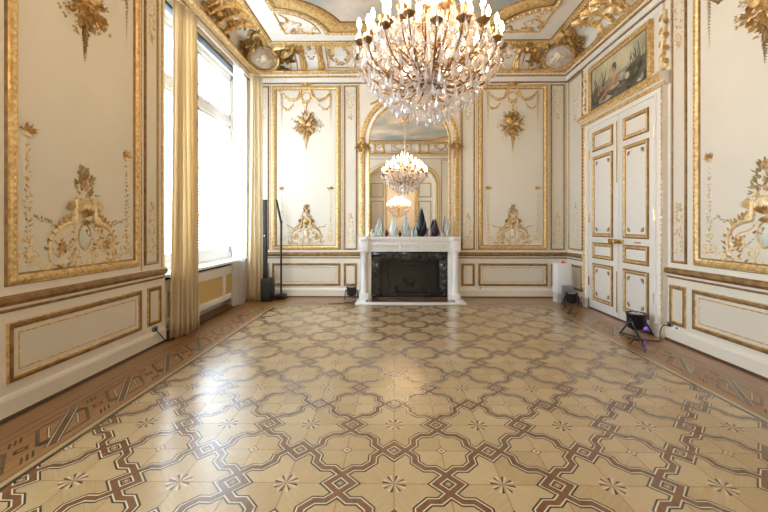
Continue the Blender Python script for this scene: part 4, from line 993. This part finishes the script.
# ------------------------------------------------------------------ window, shutter, blind, curtains
def window(name, y0, y1, label):
    w = empty(name, (0, 0, 0), label, 'window', kind='structure')
    gx = XL-.30; ym = (y0+y1)/2
    mb = MB(); fw = .06
    for a, b in ((y0, y0+fw), (y1-fw, y1)): mb.box(gx-.04, gx+.04, a, b, .8, WT, 0, .004)
    mb.box(gx-.04, gx+.04, y0, y1, WT-.07, WT, 0, .004); mb.box(gx-.04, gx+.04, y0, y1, .8, .90, 0, .004); mb.box(gx-.05, gx+.05, y0, y1, 3.20, 3.30, 0, .006)
    mb.build('window_frame', 'sill', w)
    for a, b in ((y0+fw, ym), (ym, y1-fw)):
        for z0, z1 in ((.90, 3.2), (3.3, WT-.07)):
            mb = MB()
            mb.box(gx-.025, gx+.03, a, a+.05, z0, z1, 0, .004); mb.box(gx-.025, gx+.03, b-.05, b, z0, z1, 0, .004); mb.box(gx-.025, gx+.03, a, b, z0, z0+.09, 0, .004); mb.box(gx-.025, gx+.03, a, b, z1-.05, z1, 0, .004)
            sa = mb.build('sash', 'sill', w)
            mb = MB(); mb.box(gx-.003, gx+.003, a+.05, b-.05, z0+.09, z1-.05); mb.build('pane', 'glass', sa, smooth=False)
    mb = MB(); mb.tube([(gx+.05, ym, 1.0), (gx+.05, ym, 3.1)], .008, 8); mb.lathe([(.0, 0), (.02, .01), (.02, .05), (0, .06)], 8, (gx+.05, ym, 1.5)); mb.build('espagnolette', 'bronze', w)
    mb = MB(); mb.box(XL-.26, XL+.06, y0, y1, .745, .785, 0, .008); mb.build('window_sill', 'sill', w)
window('window_1', *W1, 'tall bright window between the cream drapes')
window('added_window', *W2, 'unseen second window added to light the door wall')  # unseen, added to bring daylight onto the door wall
def shutter(yy, label):
    t = empty('window_shutter', (0, 0, 0), label, 'shutter', 'white louvred shutters outside the windows')
    x0, x1 = XL-1.02, XL-.45
    mb = MB()
    mb.box(x0, x0+.06, yy, yy+.035, .8, WT, 0, .003); mb.box(x1-.06, x1, yy, yy+.035, .8, WT, 0, .003)
    for z in (.8, 2.4, WT-.1): mb.box(x0+.06, x1-.06, yy+.002, yy+.033, z, z+.1, 0, .003)
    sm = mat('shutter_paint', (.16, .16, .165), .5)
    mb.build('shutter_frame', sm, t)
    mb = MB()
    for i in range(58):
        z = .92+i*.054
        if not (2.36 < z < 2.5) and z < WT-.12: mb.prism([(x0+.06, yy+.002, z), (x0+.06, yy+.03, z+.03), (x0+.06, yy+.033, z+.026), (x0+.06, yy+.006, z-.004)], [(x1-.06, yy+.002, z), (x1-.06, yy+.03, z+.03), (x1-.06, yy+.033, z+.026), (x1-.06, yy+.006, z-.004)])
    mb.build('louvres', sm, t, smooth=False)
shutter(W1[1]+.03, 'white louvred shutter folded back outside the bright window at its far jamb')
t = empty('roller_blind', (0, 0, 0), 'dark slim blind cassette under the cornice over the window', 'blind')
mb = MB(); mb.box(XL-.14, XL-.03, W1[0]+.02, W1[1]-.12, WT-.035, WT-.002, 0, .006); mb.build('cassette', 'sill', t)
mb = MB(); mb.box(XL-.12, XL-.025, W1[0]+.02, W1[1]-.14, WT-.065, WT-.03, 0, .006); mb.build('slot', 'black', t)
mb = MB(); mb.tube([(XL-.06, W1[1]-.2, WT-.06), (XL-.06, W1[1]-.2, 2.75)], .006, 6); mb.build('cord', 'grey', t)
def curtain(name, path, z0, z1, folds, amp, m, label, flare=1.15, thick=.006, seed=1, grp=None):
    """path: plan line (x,y)->(x,y); folds across it"""
    random.seed(seed)
    t = empty(name, (0, 0, 0), label, 'curtain', grp)
    (xa, ya), (xb, yb) = path; L = math.dist((xa, ya), (xb, yb)); dx, dy = (xb-xa)/L, (yb-ya)/L; nx, ny = -dy, dx
    cols, rows = folds*12, 22; vs = []
    ph = [random.uniform(-.6, .6) for _ in range(folds+2)]
    for j in range(rows+1):
        v = j/rows; z = z1+(z0-z1)*v
        for i in range(cols+1):
            u = i/cols; s_ = u*folds; k = int(s_); p_ = ph[k]*(1-(s_-k))+ph[min(k+1, folds+1)]*(s_-k)
            off = amp*(.55+.45*v)*(sin(2*pi*s_+p_)+.25*sin(4*pi*s_+2*p_+2*v))
            uu = (u-.5)*L*(1+(flare-1)*v**1.5)+L/2+.012*sin(9*u+3*v)
            vs.append((xa+dx*uu+nx*off, ya+dy*uu+ny*off, z+(.012*sin(7*u) if j == rows else 0)))
    W = cols+1
    mb = MB(); mb.add(vs, [(j*W+i, j*W+i+1, (j+1)*W+i+1, (j+1)*W+i) for j in range(rows) for i in range(cols)])
    o = mb.build('drape', m, t, ang=180)
    if thick:
        so = o.modifiers.new('thickness', 'SOLIDIFY'); so.thickness = thick
    mb = MB(); mb.tube([(xa, ya, z1+.012), (xb, yb, z1+.012)], .012, 8); mb.build('heading', m, t)
    return t
curtain('drape', ((-2.655, 4.335), (-2.575, 4.66)), .012, 4.10, 6, .05, 'fabric', 'heavy cream silk drape at the near side of the window', 1.22, .008, 4)
curtain('drape', ((-2.60, 6.50), (-2.43, 6.62)), .012, 4.10, 4, .025, 'fabric', 'narrow cream drape at the far side of the window, beside the speaker', 1.5, .008, 6)
curtain('sheer_curtain', ((-2.70, 6.06), (-2.66, 6.34)), .012, 4.10, 5, .03, 'sheer', 'white sheer curtain at the far side of the window', 1.35, 0, 8)
r_ = empty('radiator_cover', (0, 0, 0), 'cream radiator cover with cane panels under the window sill', 'radiator cover')
x0, x1 = XL-.065, XL-.018
mb = MB(); ya, yb = W1[0]+.02, 6.30
mb.box(x0, x1, ya, yb, .56, .70, 0, .004); mb.box(x0, x1, ya, yb, .14, .235, 0, .004)
edges = [ya, ya+.06, 4.98, 5.05, 5.82, 5.90, yb-.04, yb]
for a, b in zip(edges[::2], edges[1::2]): mb.box(x0, x1, a, b, .235, .56, 0, .004)
mb.box(XL-.2, x1, yb-.03, yb, .0, .70)
mb.build('cover_frame', 'white', r_)
for a, b in ((edges[1], edges[2]), (edges[3], edges[4]), (edges[5], edges[6])): mb = MB(); mb.box(x0+.01, x0+.02, a, b, .235, .56); mb.build('cane_panel', 'cane', r_, smooth=False)
mb = MB(); mb.box(XL-.20, XL-.1, ya, yb, .10, .72); mb.build('radiator', 'dark', r_, smooth=False)

# ------------------------------------------------------------------ chandelier
def flame_prof(): return [(.006, 0), (.016, .014), (.021, .036), (.015, .066), (.003, .095)]
def pendant(mb, c, L, W, n=6, mi=0, rz=0):      # faceted almond drop hung from c
    z = c[2]; pr = [(.12, 0), (.35, -.10), (.62, -.35), (1., -.68), (.6, -.9), (.05, -1.)]
    vs = [(c[0]+W/2*r*cos(2*pi*k/n+rz), c[1]+W/2*r*sin(2*pi*k/n+rz)*.7, z+h*L) for r, h in pr for k in range(n)]
    q = len(pr); mb.add(vs, [(i*n+k, i*n+(k+1) % n, (i+1)*n+(k+1) % n, (i+1)*n+k) for i in range(q-1) for k in range(n)]+[tuple(range(n-1, -1, -1)), tuple((q-1)*n+k for k in range(n))], mi)
def bead(mb, c, r, mi=0):
    vs = [(c[0]+r, c[1], c[2]), (c[0], c[1]+r, c[2]), (c[0]-r, c[1], c[2]), (c[0], c[1]-r, c[2]), (c[0], c[1], c[2]+r), (c[0], c[1], c[2]-r)]
    mb.add(vs, [(0, 1, 4), (1, 2, 4), (2, 3, 4), (3, 0, 4), (1, 0, 5), (2, 1, 5), (3, 2, 5), (0, 3, 5)], mi)
TIERS = ((20, .64, 2.90, .0), (18, .53, 3.02, .1), (13, .38, 3.14, .3), (8, .21, 3.27, .5))
RINGS = ((.60, 2.88, 34, .115), (.53, 2.76, 30, .11), (.44, 2.66, 26, .115), (.34, 2.57, 20, .11), (.23, 2.50, 14, .11), (.12, 2.44, 8, .10))
def stem_mesh(mb, z_top, mi=0):
    mb.lathe([(0, 2.40), (.03, 2.41), (.05, 2.45), (.03, 2.5), (.03, 2.62), (.09, 2.68), (.11, 2.72), (.05, 2.78), (.03, 2.9), (.06, 3.0), (.07, 3.06), (.035, 3.12), (.03, 3.3), (.06, 3.38), (.05, 3.46), (.02, 3.52), (.012, 3.6), (.012, z_top)], 14, (0, 0, 0), mi)
def arm_pts(r, z): return [(.05, 0, z-.22), (.16*r/.6+.06, 0, z-.30), (r*.55, 0, z-.27), (r*.82, 0, z-.20), (r*.97, 0, z-.10), (r, 0, z-.02)]
def smooth_pts(P, n=4):
    out = []
    for i in range(len(P)-1):
        p0, p1, p2, p3 = P[max(i-1, 0)], P[i], P[i+1], P[min(i+2, len(P)-1)]
        for k in range(n):
            t = k/n; out.append(tuple(.5*(2*p1[j]+(p2[j]-p0[j])*t+(2*p0[j]-5*p1[j]+4*p2[j]-p3[j])*t*t+(3*p1[j]-p0[j]-3*p2[j]+p3[j])*t**3) for j in range(3)))
    return out+[tuple(P[-1])]
def chandelier():
    CX, CY = XC+.02, 3.30
    ch = empty('chandelier', (CX, CY, 0), 'large gilt and crystal chandelier with lit candle bulbs under the painted ceiling', 'chandelier')
    mb = MB(); stem_mesh(mb, ZC-.14); mb.build('stem', 'crystalr', ch)
    mb = MB(); mb.lathe([(.015, 4.46), (.03, 4.48), (.10, 4.53), (.12, 4.58), (.08, 4.62), (.10, ZC-.005)], 16)
    for k in range(8): a = k*pi/4; mb.tube([(.04*cos(a), .04*sin(a), 4.42), (.12*cos(a), .12*sin(a), 4.38), (.17*cos(a), .17*sin(a), 4.44), (.15*cos(a), .15*sin(a), 4.48)], .008, 5)
    mb.build('canopy', 'bronze', ch)
    for n, r, z, off in TIERS:
        proto = None
        for k in range(n):
            a = 2*pi*(k+off)/n; zj = z+.035*((k*7) % 3-1)
            if proto is None:
                mb = MB(); pts = smooth_pts(arm_pts(r, 0)); mb.tube(pts, [.009-.003*i/len(pts) for i in range(len(pts))], 6)
                mb.tube(smooth_pts([(r*.6, 0, -.27), (r*.66, 0, -.2), (r*.72, 0, -.24), (r*.68, 0, -.28)]), .005, 5)
                arm = mb.build('arm', 'armbronze', ch)
                mb = MB(); mb.lathe([(.008, -.035), (.02, -.025), (.045, -.005), (.05, .004), (.02, .0), (.012, .012), (.022, .02), (.022, .026), (.012, .03)], 14, (r, 0, 0)); dp = mb.build('drip_pan', 'armbronze', arm)
                mb = MB(); mb.lathe([(.0125, .028), (.0125, .11), (.008, .115)], 10, (r, 0, 0)); ca = mb.build('candle', 'candle', arm)
                mb = MB(); mb.lathe([(a_, .115+h_) for a_, h_ in flame_prof()], 10, (r, 0, 0)); bu = mb.build('bulb', 'flame', arm)
                proto = arm; arm.location = (0, 0, zj); arm.rotation_euler = (0, 0, a)
            else:
                c = proto.copy(); COL.objects.link(c); c.parent = ch; c.location = (0, 0, zj); c.rotation_euler = (0, 0, a)
                for q in proto.children: e = q.copy(); COL.objects.link(e); e.parent = c
    # hoops carrying the drops
    for r, z, n, L in RINGS:
        mb = MB(); mb.tube([(r*cos(2*pi*k/30), r*sin(2*pi*k/30), z) for k in range(30)], .004, 6, 0, False, True)
        for k in range(4): a = k*pi/2+r; mb.tube([(.04*cos(a), .04*sin(a), z+.1), (r*cos(a), r*sin(a), z)], .0025, 5)
        mb.build('hoop', 'crystalr', ch)
    random.seed(77)
    places = []
    for r, z, n, L in RINGS:
        for k in range(n): a = 2*pi*k/n; places.append((r*cos(a), r*sin(a), z-.012-random.uniform(0, .03), L*random.uniform(.85, 1.25), .052, a))
    for n, r, z, off in TIERS:
        for k in range(n):
            a0 = 2*pi*(k+off)/n
            for j in range(3):
                a = a0+(j-1)*.9; px, py = r*cos(a0)+.045*cos(a0+(j-1)*2.1), r*sin(a0)+.045*sin(a0+(j-1)*2.1)
                places.append((px, py, z-.015, .09*random.uniform(.85, 1.2), .035, a0))
    places.sort(key=lambda p: p[1])            # the nearest show largest
    protos = []
    for mi in ('crystal', 'crystalb', 'crystalr'):
        mb = MB(); pendant(mb, (0, 0, 0), 1, 1); bead(mb, (0, 0, .12), .14); protos.append(mb)
    first = {}
    rest = MB()
    for i, (x, y, z, L, W, a) in enumerate(places):
        mi = i % 3
        if i < 100:
            if mi not in first: o = protos[mi].build('crystal_pendant', ('crystal', 'crystalb', 'crystalr')[mi], ch, smooth=False); first[mi] = o
            else: o = first[mi].copy(); COL.objects.link(o); o.parent = ch
            o.location = (x, y, z); o.scale = (W, W, L); o.rotation_euler = (random.uniform(-.12, .12), random.uniform(-.12, .12), a)
        else: pendant(rest, (x, y, z), L, W, 6, mi, a); bead(rest, (x, y, z+.012), .008, mi)
    # chains of beads from the crown to the hoops, garlands between the cups
    for k in range(24):
        a = 2*pi*k/24
        for i in range(16):
            t = i/15; r = .05+.55*t; zz = 3.36-(.46*t)-.16*sin(pi*t); bead(rest, (r*cos(a), r*sin(a), zz), .0085, k % 3)
    n, r, z, off = TIERS[0]
    for k in range(n):
        a0, a1 = 2*pi*k/n, 2*pi*(k+1)/n
        for i in range(10):
            t = i/9; a = a0+(a1-a0)*t; bead(rest, (r*cos(a), r*sin(a), z-.02-.09*sin(pi*t)), .009, i % 3)
    for q in range(5):          # strings down the underside basket
        r0, z0 = RINGS[q][:2]; r1, z1 = RINGS[q+1][:2]
        for k in range(RINGS[q][2]):
            a = 2*pi*(k+.5)/RINGS[q][2]
            for i in range(5): t = i/5; bead(rest, ((r0+(r1-r0)*t)*cos(a), (r0+(r1-r0)*t)*sin(a), z0+(z1-z0)*t), .010, (i+k) % 3)
    for k in range(230):        # loose inner drops around the stem
        a = random.uniform(0, 6.28); r = random.uniform(.08, .60); zz = random.uniform(2.62+.3*(r/.6)**2, 3.12); pendant(rest, (r*cos(a), r*sin(a), zz), .10, .045, 6, k % 3, a)
    o = rest.build('crystal_drops', ['crystal', 'crystalb', 'crystalr'], ch, smooth=False); o['kind'] = 'stuff'
    mb = MB(); mb.lathe([(.0, 2.335), (.03, 2.345), (.042, 2.375), (.03, 2.405), (.0, 2.415)], 10); mb.build('crystal_ball', 'crystal', ch, smooth=False)
    # second chandelier in the room beyond, seen only in the mirror
    mb = MB(); stem_mesh(mb, 4.9, 0)
    for n, r, z, off in TIERS:
        for k in range(n):
            a = 2*pi*(k+off)/n; R = lambda p: (p[0]*cos(a), p[0]*sin(a), p[2]+z)
            mb.tube([R(p) for p in arm_pts(r, 0)], .01, 4, 0); c = (r*cos(a), r*sin(a), z)
            mb.lathe([(.01, -.03), (.05, 0), (.012, .03)], 8, c, 0); mb.lathe([(.0125, .03), (.0125, .115)], 6, c, 1); mb.lathe([(x, .115+y) for x, y in flame_prof()], 6, c, 2)
    for x, y, z, L, W, a in places: pendant(mb, (x, y, z), L, W, 5, 3, a)
    o = mb.build('chandelier', ['bronze', 'candle', 'flame2', 'crystal'], None, smooth=False); o.location = (XC-.04, -6.0, -.45)
    tag(o, 'lit crystal chandelier of the next room, lower of the two seen in the mirror', 'chandelier')
chandelier()

# ------------------------------------------------------------------ speaker, stand, stage lights, plinth, sockets, cables
sp = empty('column_speaker', (-2.31, 6.60, 0), 'black column loudspeaker on its bass box beside the far drape', 'speaker')
mb = MB(); mb.box(-.095, .085, -.11, .14, .0, .415, 0, .012); o = mb.build('bass_box', 'black', sp)
mb = MB(); mb.box(-.07, .06, -.114, -.109, .05, .38); mb.build('grille', mat('speaker_grille', (.02, .02, .022), .7), o)
mb = MB(); mb.lathe([(0, 0), (.014, .0), (.014, .004), (0, .005)], 12); b_ = mb.build('badge', 'chrome', o); b_.location = (.02, -.116, .10); b_.rotation_euler = (pi/2, 0, 0)
mb = MB(); mb.box(-.075, -.01, -.06, .02, .415, 1.85, 0, .01); mb.build('column_array', 'black', sp)
mb = MB(); mb.box(-.066, -.019, -.063, -.059, .5, 1.82); mb.build('column_grille', mat('array_grille', (.018, .018, .02), .6), sp)
mb = MB(); mb.lathe([(0, 0), (.01, 0), (.01, .004), (0, .005)], 10); b_ = mb.build('column_badge', 'chrome', sp); b_.location = (-.04, -.066, 1.19); b_.rotation_euler = (pi/2, 0, 0)
st = empty('microphone_stand', (-2.13, 6.80, 0), 'slim black stand with tilted top before the left tall panel', 'stand')
mb = MB(); mb.box(-.085, .085, -.09, .09, .0, .09, 0, .012); mb.build('base', 'black', st)
mb = MB(); mb.tube([(0, 0, .09), (0, 0, 1.44)], .018, 10); mb.build('pole', 'black', st)
mb = MB(); mb.lathe([(.02, 1.42), (.026, 1.43), (.026, 1.46), (.02, 1.47)], 10); mb.build('joint', 'black', st)
mb = MB(); mb.tube([(0, -.01, 1.44), (-.03, -.02, 1.6), (-.08, -.03, 1.86)], [.02, .022, .018], 8); mb.build('tilted_head', 'black', st)
mb = MB()
for k in range(5): mb.lathe([(0, 0), (.008, .002), (0, .006)], 8, (-.035-.012*k, -.045, 1.62+.05*k))
mb.build('control_buttons', 'chrome', st)
def par(loc, rz, s, label, lit=False):
    t = empty('stage_light', loc, label, 'stage light', rz=rz); t.scale = (s, s, s)
    mb = MB(); mb.lathe([(.0, .07), (.07, .07), (.095, .085), (.105, .11), (.11, .24), (.118, .25), (.118, .27), (.10, .27), (.095, .255), (0, .25)], 24); o = mb.build('housing', 'black', t)
    mb = MB()
    for k in range(7): a = k*pi/3; r = 0 if k == 6 else .055; mb.lathe([(0, .252), (.022, .252), (.024, .262), (.012, .27), (0, .271)], 10, (r*cos(a), r*sin(a), 0))
    mb.build('lenses', mat('led_lens', (.5, .5, .55), .15), o)
    mb = MB(); mb.box(-.03, .03, -.112, -.098, .085, .115); mb.build('display', 'velvet' if lit else 'soot', o)
    for g in (-1, 1):
        mb = MB(); mb.tube([(g*.115, 0, .19), (g*.135, -.03, .16), (g*.15, -.11, .012), (g*.14, -.125, .008)], .011, 6); mb.tube([(g*.118, 0, .18), (g*.135, .03, .15), (g*.15, .11, .012), (g*.14, .125, .008)], .011, 6)
        mb.tube([(g*.15, -.11, .012), (g*.15, .11, .012)], .009, 6); mb.build('yoke_leg', 'black', t)
        mb = MB(); mb.lathe([(0, 0), (.022, 0), (.026, .012), (.022, .024), (0, .026)], 10); k_ = mb.build('knob', 'black', t); k_.location = (g*.112, 0, .185); k_.rotation_euler = (0, g*pi/2, 0)
par((3.05, 4.60, 0), .5, 1.0, 'black stage light with purple display standing before the double door', True)
par((-.80, 6.80, 0), .1, .85, 'black stage light on the floor left of the fireplace')
par((3.02, 6.20, 0), -.2, .85, 'black stage light on the floor in front of the white plinth')
t = empty('plinth', (3.02, 6.56, 0), 'white display plinth on a grey foot in the far corner by the door wall', 'plinth')
mb = MB(); mb.box(-.12, .12, -.11, .11, .17, .70, 0, .004); mb.build('body', 'plasticw', t)
mb = MB(); mb.box(-.115, .115, -.08, .10, 0, .17); mb.build('foot', mat('foot_grey', (.6, .6, .57), .3), t)
mb = MB(); mb.box(2.95, 3.14, 6.36, 6.43, .001, .32, 0, .006); o = tag(mb.build('flight_case', 'grey'), 'flat grey case standing against the white plinth', 'case')
mb = MB(); mb.lathe([(0, 0), (.035, 0), (.035, .018), (.015, .022), (.012, .04), (0, .042)], 14); o = tag(mb.build('push_button', 'red'), 'small red button on top of the white plinth', 'button'); o.location = (3.04, 6.56, .70)
def outlet(mp, u, z, label, dark=False):
    t = empty('wall_socket', (0, 0, 0), label, 'socket')
    mb = MB(); P = [(u-.045, z-.045), (u+.045, z-.045), (u+.045, z+.045), (u-.045, z+.045)]
    mb.prism([mp(a, b, 0) for a, b in P], [mp(u+(a-u)*.93, z+(b-z)*.93, .012) for a, b in P]); mb.build('face_plate', 'grey' if dark else 'plasticw', t, smooth=False)
    s = RB(lambda a, b, h: mp(a, b, h+.012)); s.ring((u, z), .026, .026, .005); s.dome((u, z), .022, .022, .004, 14); s.build('socket_well', 'black' if dark else 'chrome', t)
outlet(mapright, 4.395, .165, 'grey socket with a plug on the door wall beside the architrave', True)
outlet(mapright, 4.27, .15, 'white socket on the door wall nearer the camera', False)
outlet(mapleft, 4.10, .165, 'grey socket with a plug low on the window wall by the drape', True)
outlet(mapback, 1.37, .185, 'small round white socket right of the fireplace', False)
outlet(mapback, -2.52, .26, 'white socket low on the fireplace wall behind the stand', False)
outlet(mapright, 6.43, .24, 'dark socket low on the door wall at the far side of the door', True)
def cable(pts, label, r=.006):
    mb = MB(); mb.tube(smooth_pts(pts, 6), r, 6); tag(mb.build('power_cable', 'black'), label, 'cable')
cable([(XR-.03, 4.395, .165), (XR-.07, 4.42, .16), (XR-.09, 4.44, .08), (3.20, 4.40, .008), (3.12, 4.30, .008), (2.98, 4.34, .008), (2.86, 4.40, .008), (2.86, 4.5, .008)], 'black cable looping on the floor beside the stage light at the door')
cable([(XL+.03, 4.10, .165), (XL+.06, 4.13, .10), (XL+.08, 4.2, .02), (XL+.1, 4.3, .008)], 'black cable from the socket down behind the near drape')
cable([(-.66, 6.9, .008), (-.64, 6.7, .008), (-.72, 6.5, .008), (-.9, 6.35, .008), (-1.15, 6.3, .008)], 'dark cable trailing from the stage light left of the fireplace')

# ------------------------------------------------------------------ camera
cam = bpy.data.cameras.new('camera'); co = bpy.data.objects.new('camera', cam); COL.objects.link(co); SC.camera = co
cam.sensor_width = 36; cam.lens = 362/768*36; cam.shift_x = -5/768; cam.shift_y = -29/768; cam.clip_start = .05
co.location = (0, 0, 1.35); co.rotation_euler = (pi/2, 0, math.atan(.01396))
# ------------------------------------------------------------------ light
wd = bpy.data.worlds.new('daylight'); SC.world = wd; wd.use_nodes = True
bg = wd.node_tree.nodes['Background']; bg.inputs[0].default_value = (.76, .88, 1, 1); bg.inputs[1].default_value = 8.
for y0, y1, nm in ((*W1, 'window_daylight'), (*W2, 'added_window_daylight')):  # the second portal serves the added, unseen window
    L = bpy.data.lights.new(nm, 'AREA'); L.shape = 'RECTANGLE'; L.size = y1-y0-.1; L.size_y = WT-.9; L.cycles.is_portal = True
    o = bpy.data.objects.new(nm, L); COL.objects.link(o); o.location = (XL-.40, (y0+y1)/2, (WT+.9)/2); o.rotation_euler = (0, -pi/2, 0)
    o.rotation_euler = Vector((1, 0, 0)).to_track_quat('-Z', 'Z').to_euler()
SC.view_settings.view_transform = 'Standard'; SC.view_settings.look = 'None'; SC.view_settings.gamma = 1; SC.view_settings.exposure = .52
SC.view_settings.use_curve_mapping = False
cy = SC.cycles
cy.use_denoising = True; cy.max_bounces = 10; cy.diffuse_bounces = 5; cy.glossy_bounces = 5; cy.transmission_bounces = 7; cy.transparent_max_bounces = 8
cy.caustics_reflective = False; cy.caustics_refractive = False; cy.sample_clamp_indirect = 8.; cy.blur_glossy = .5
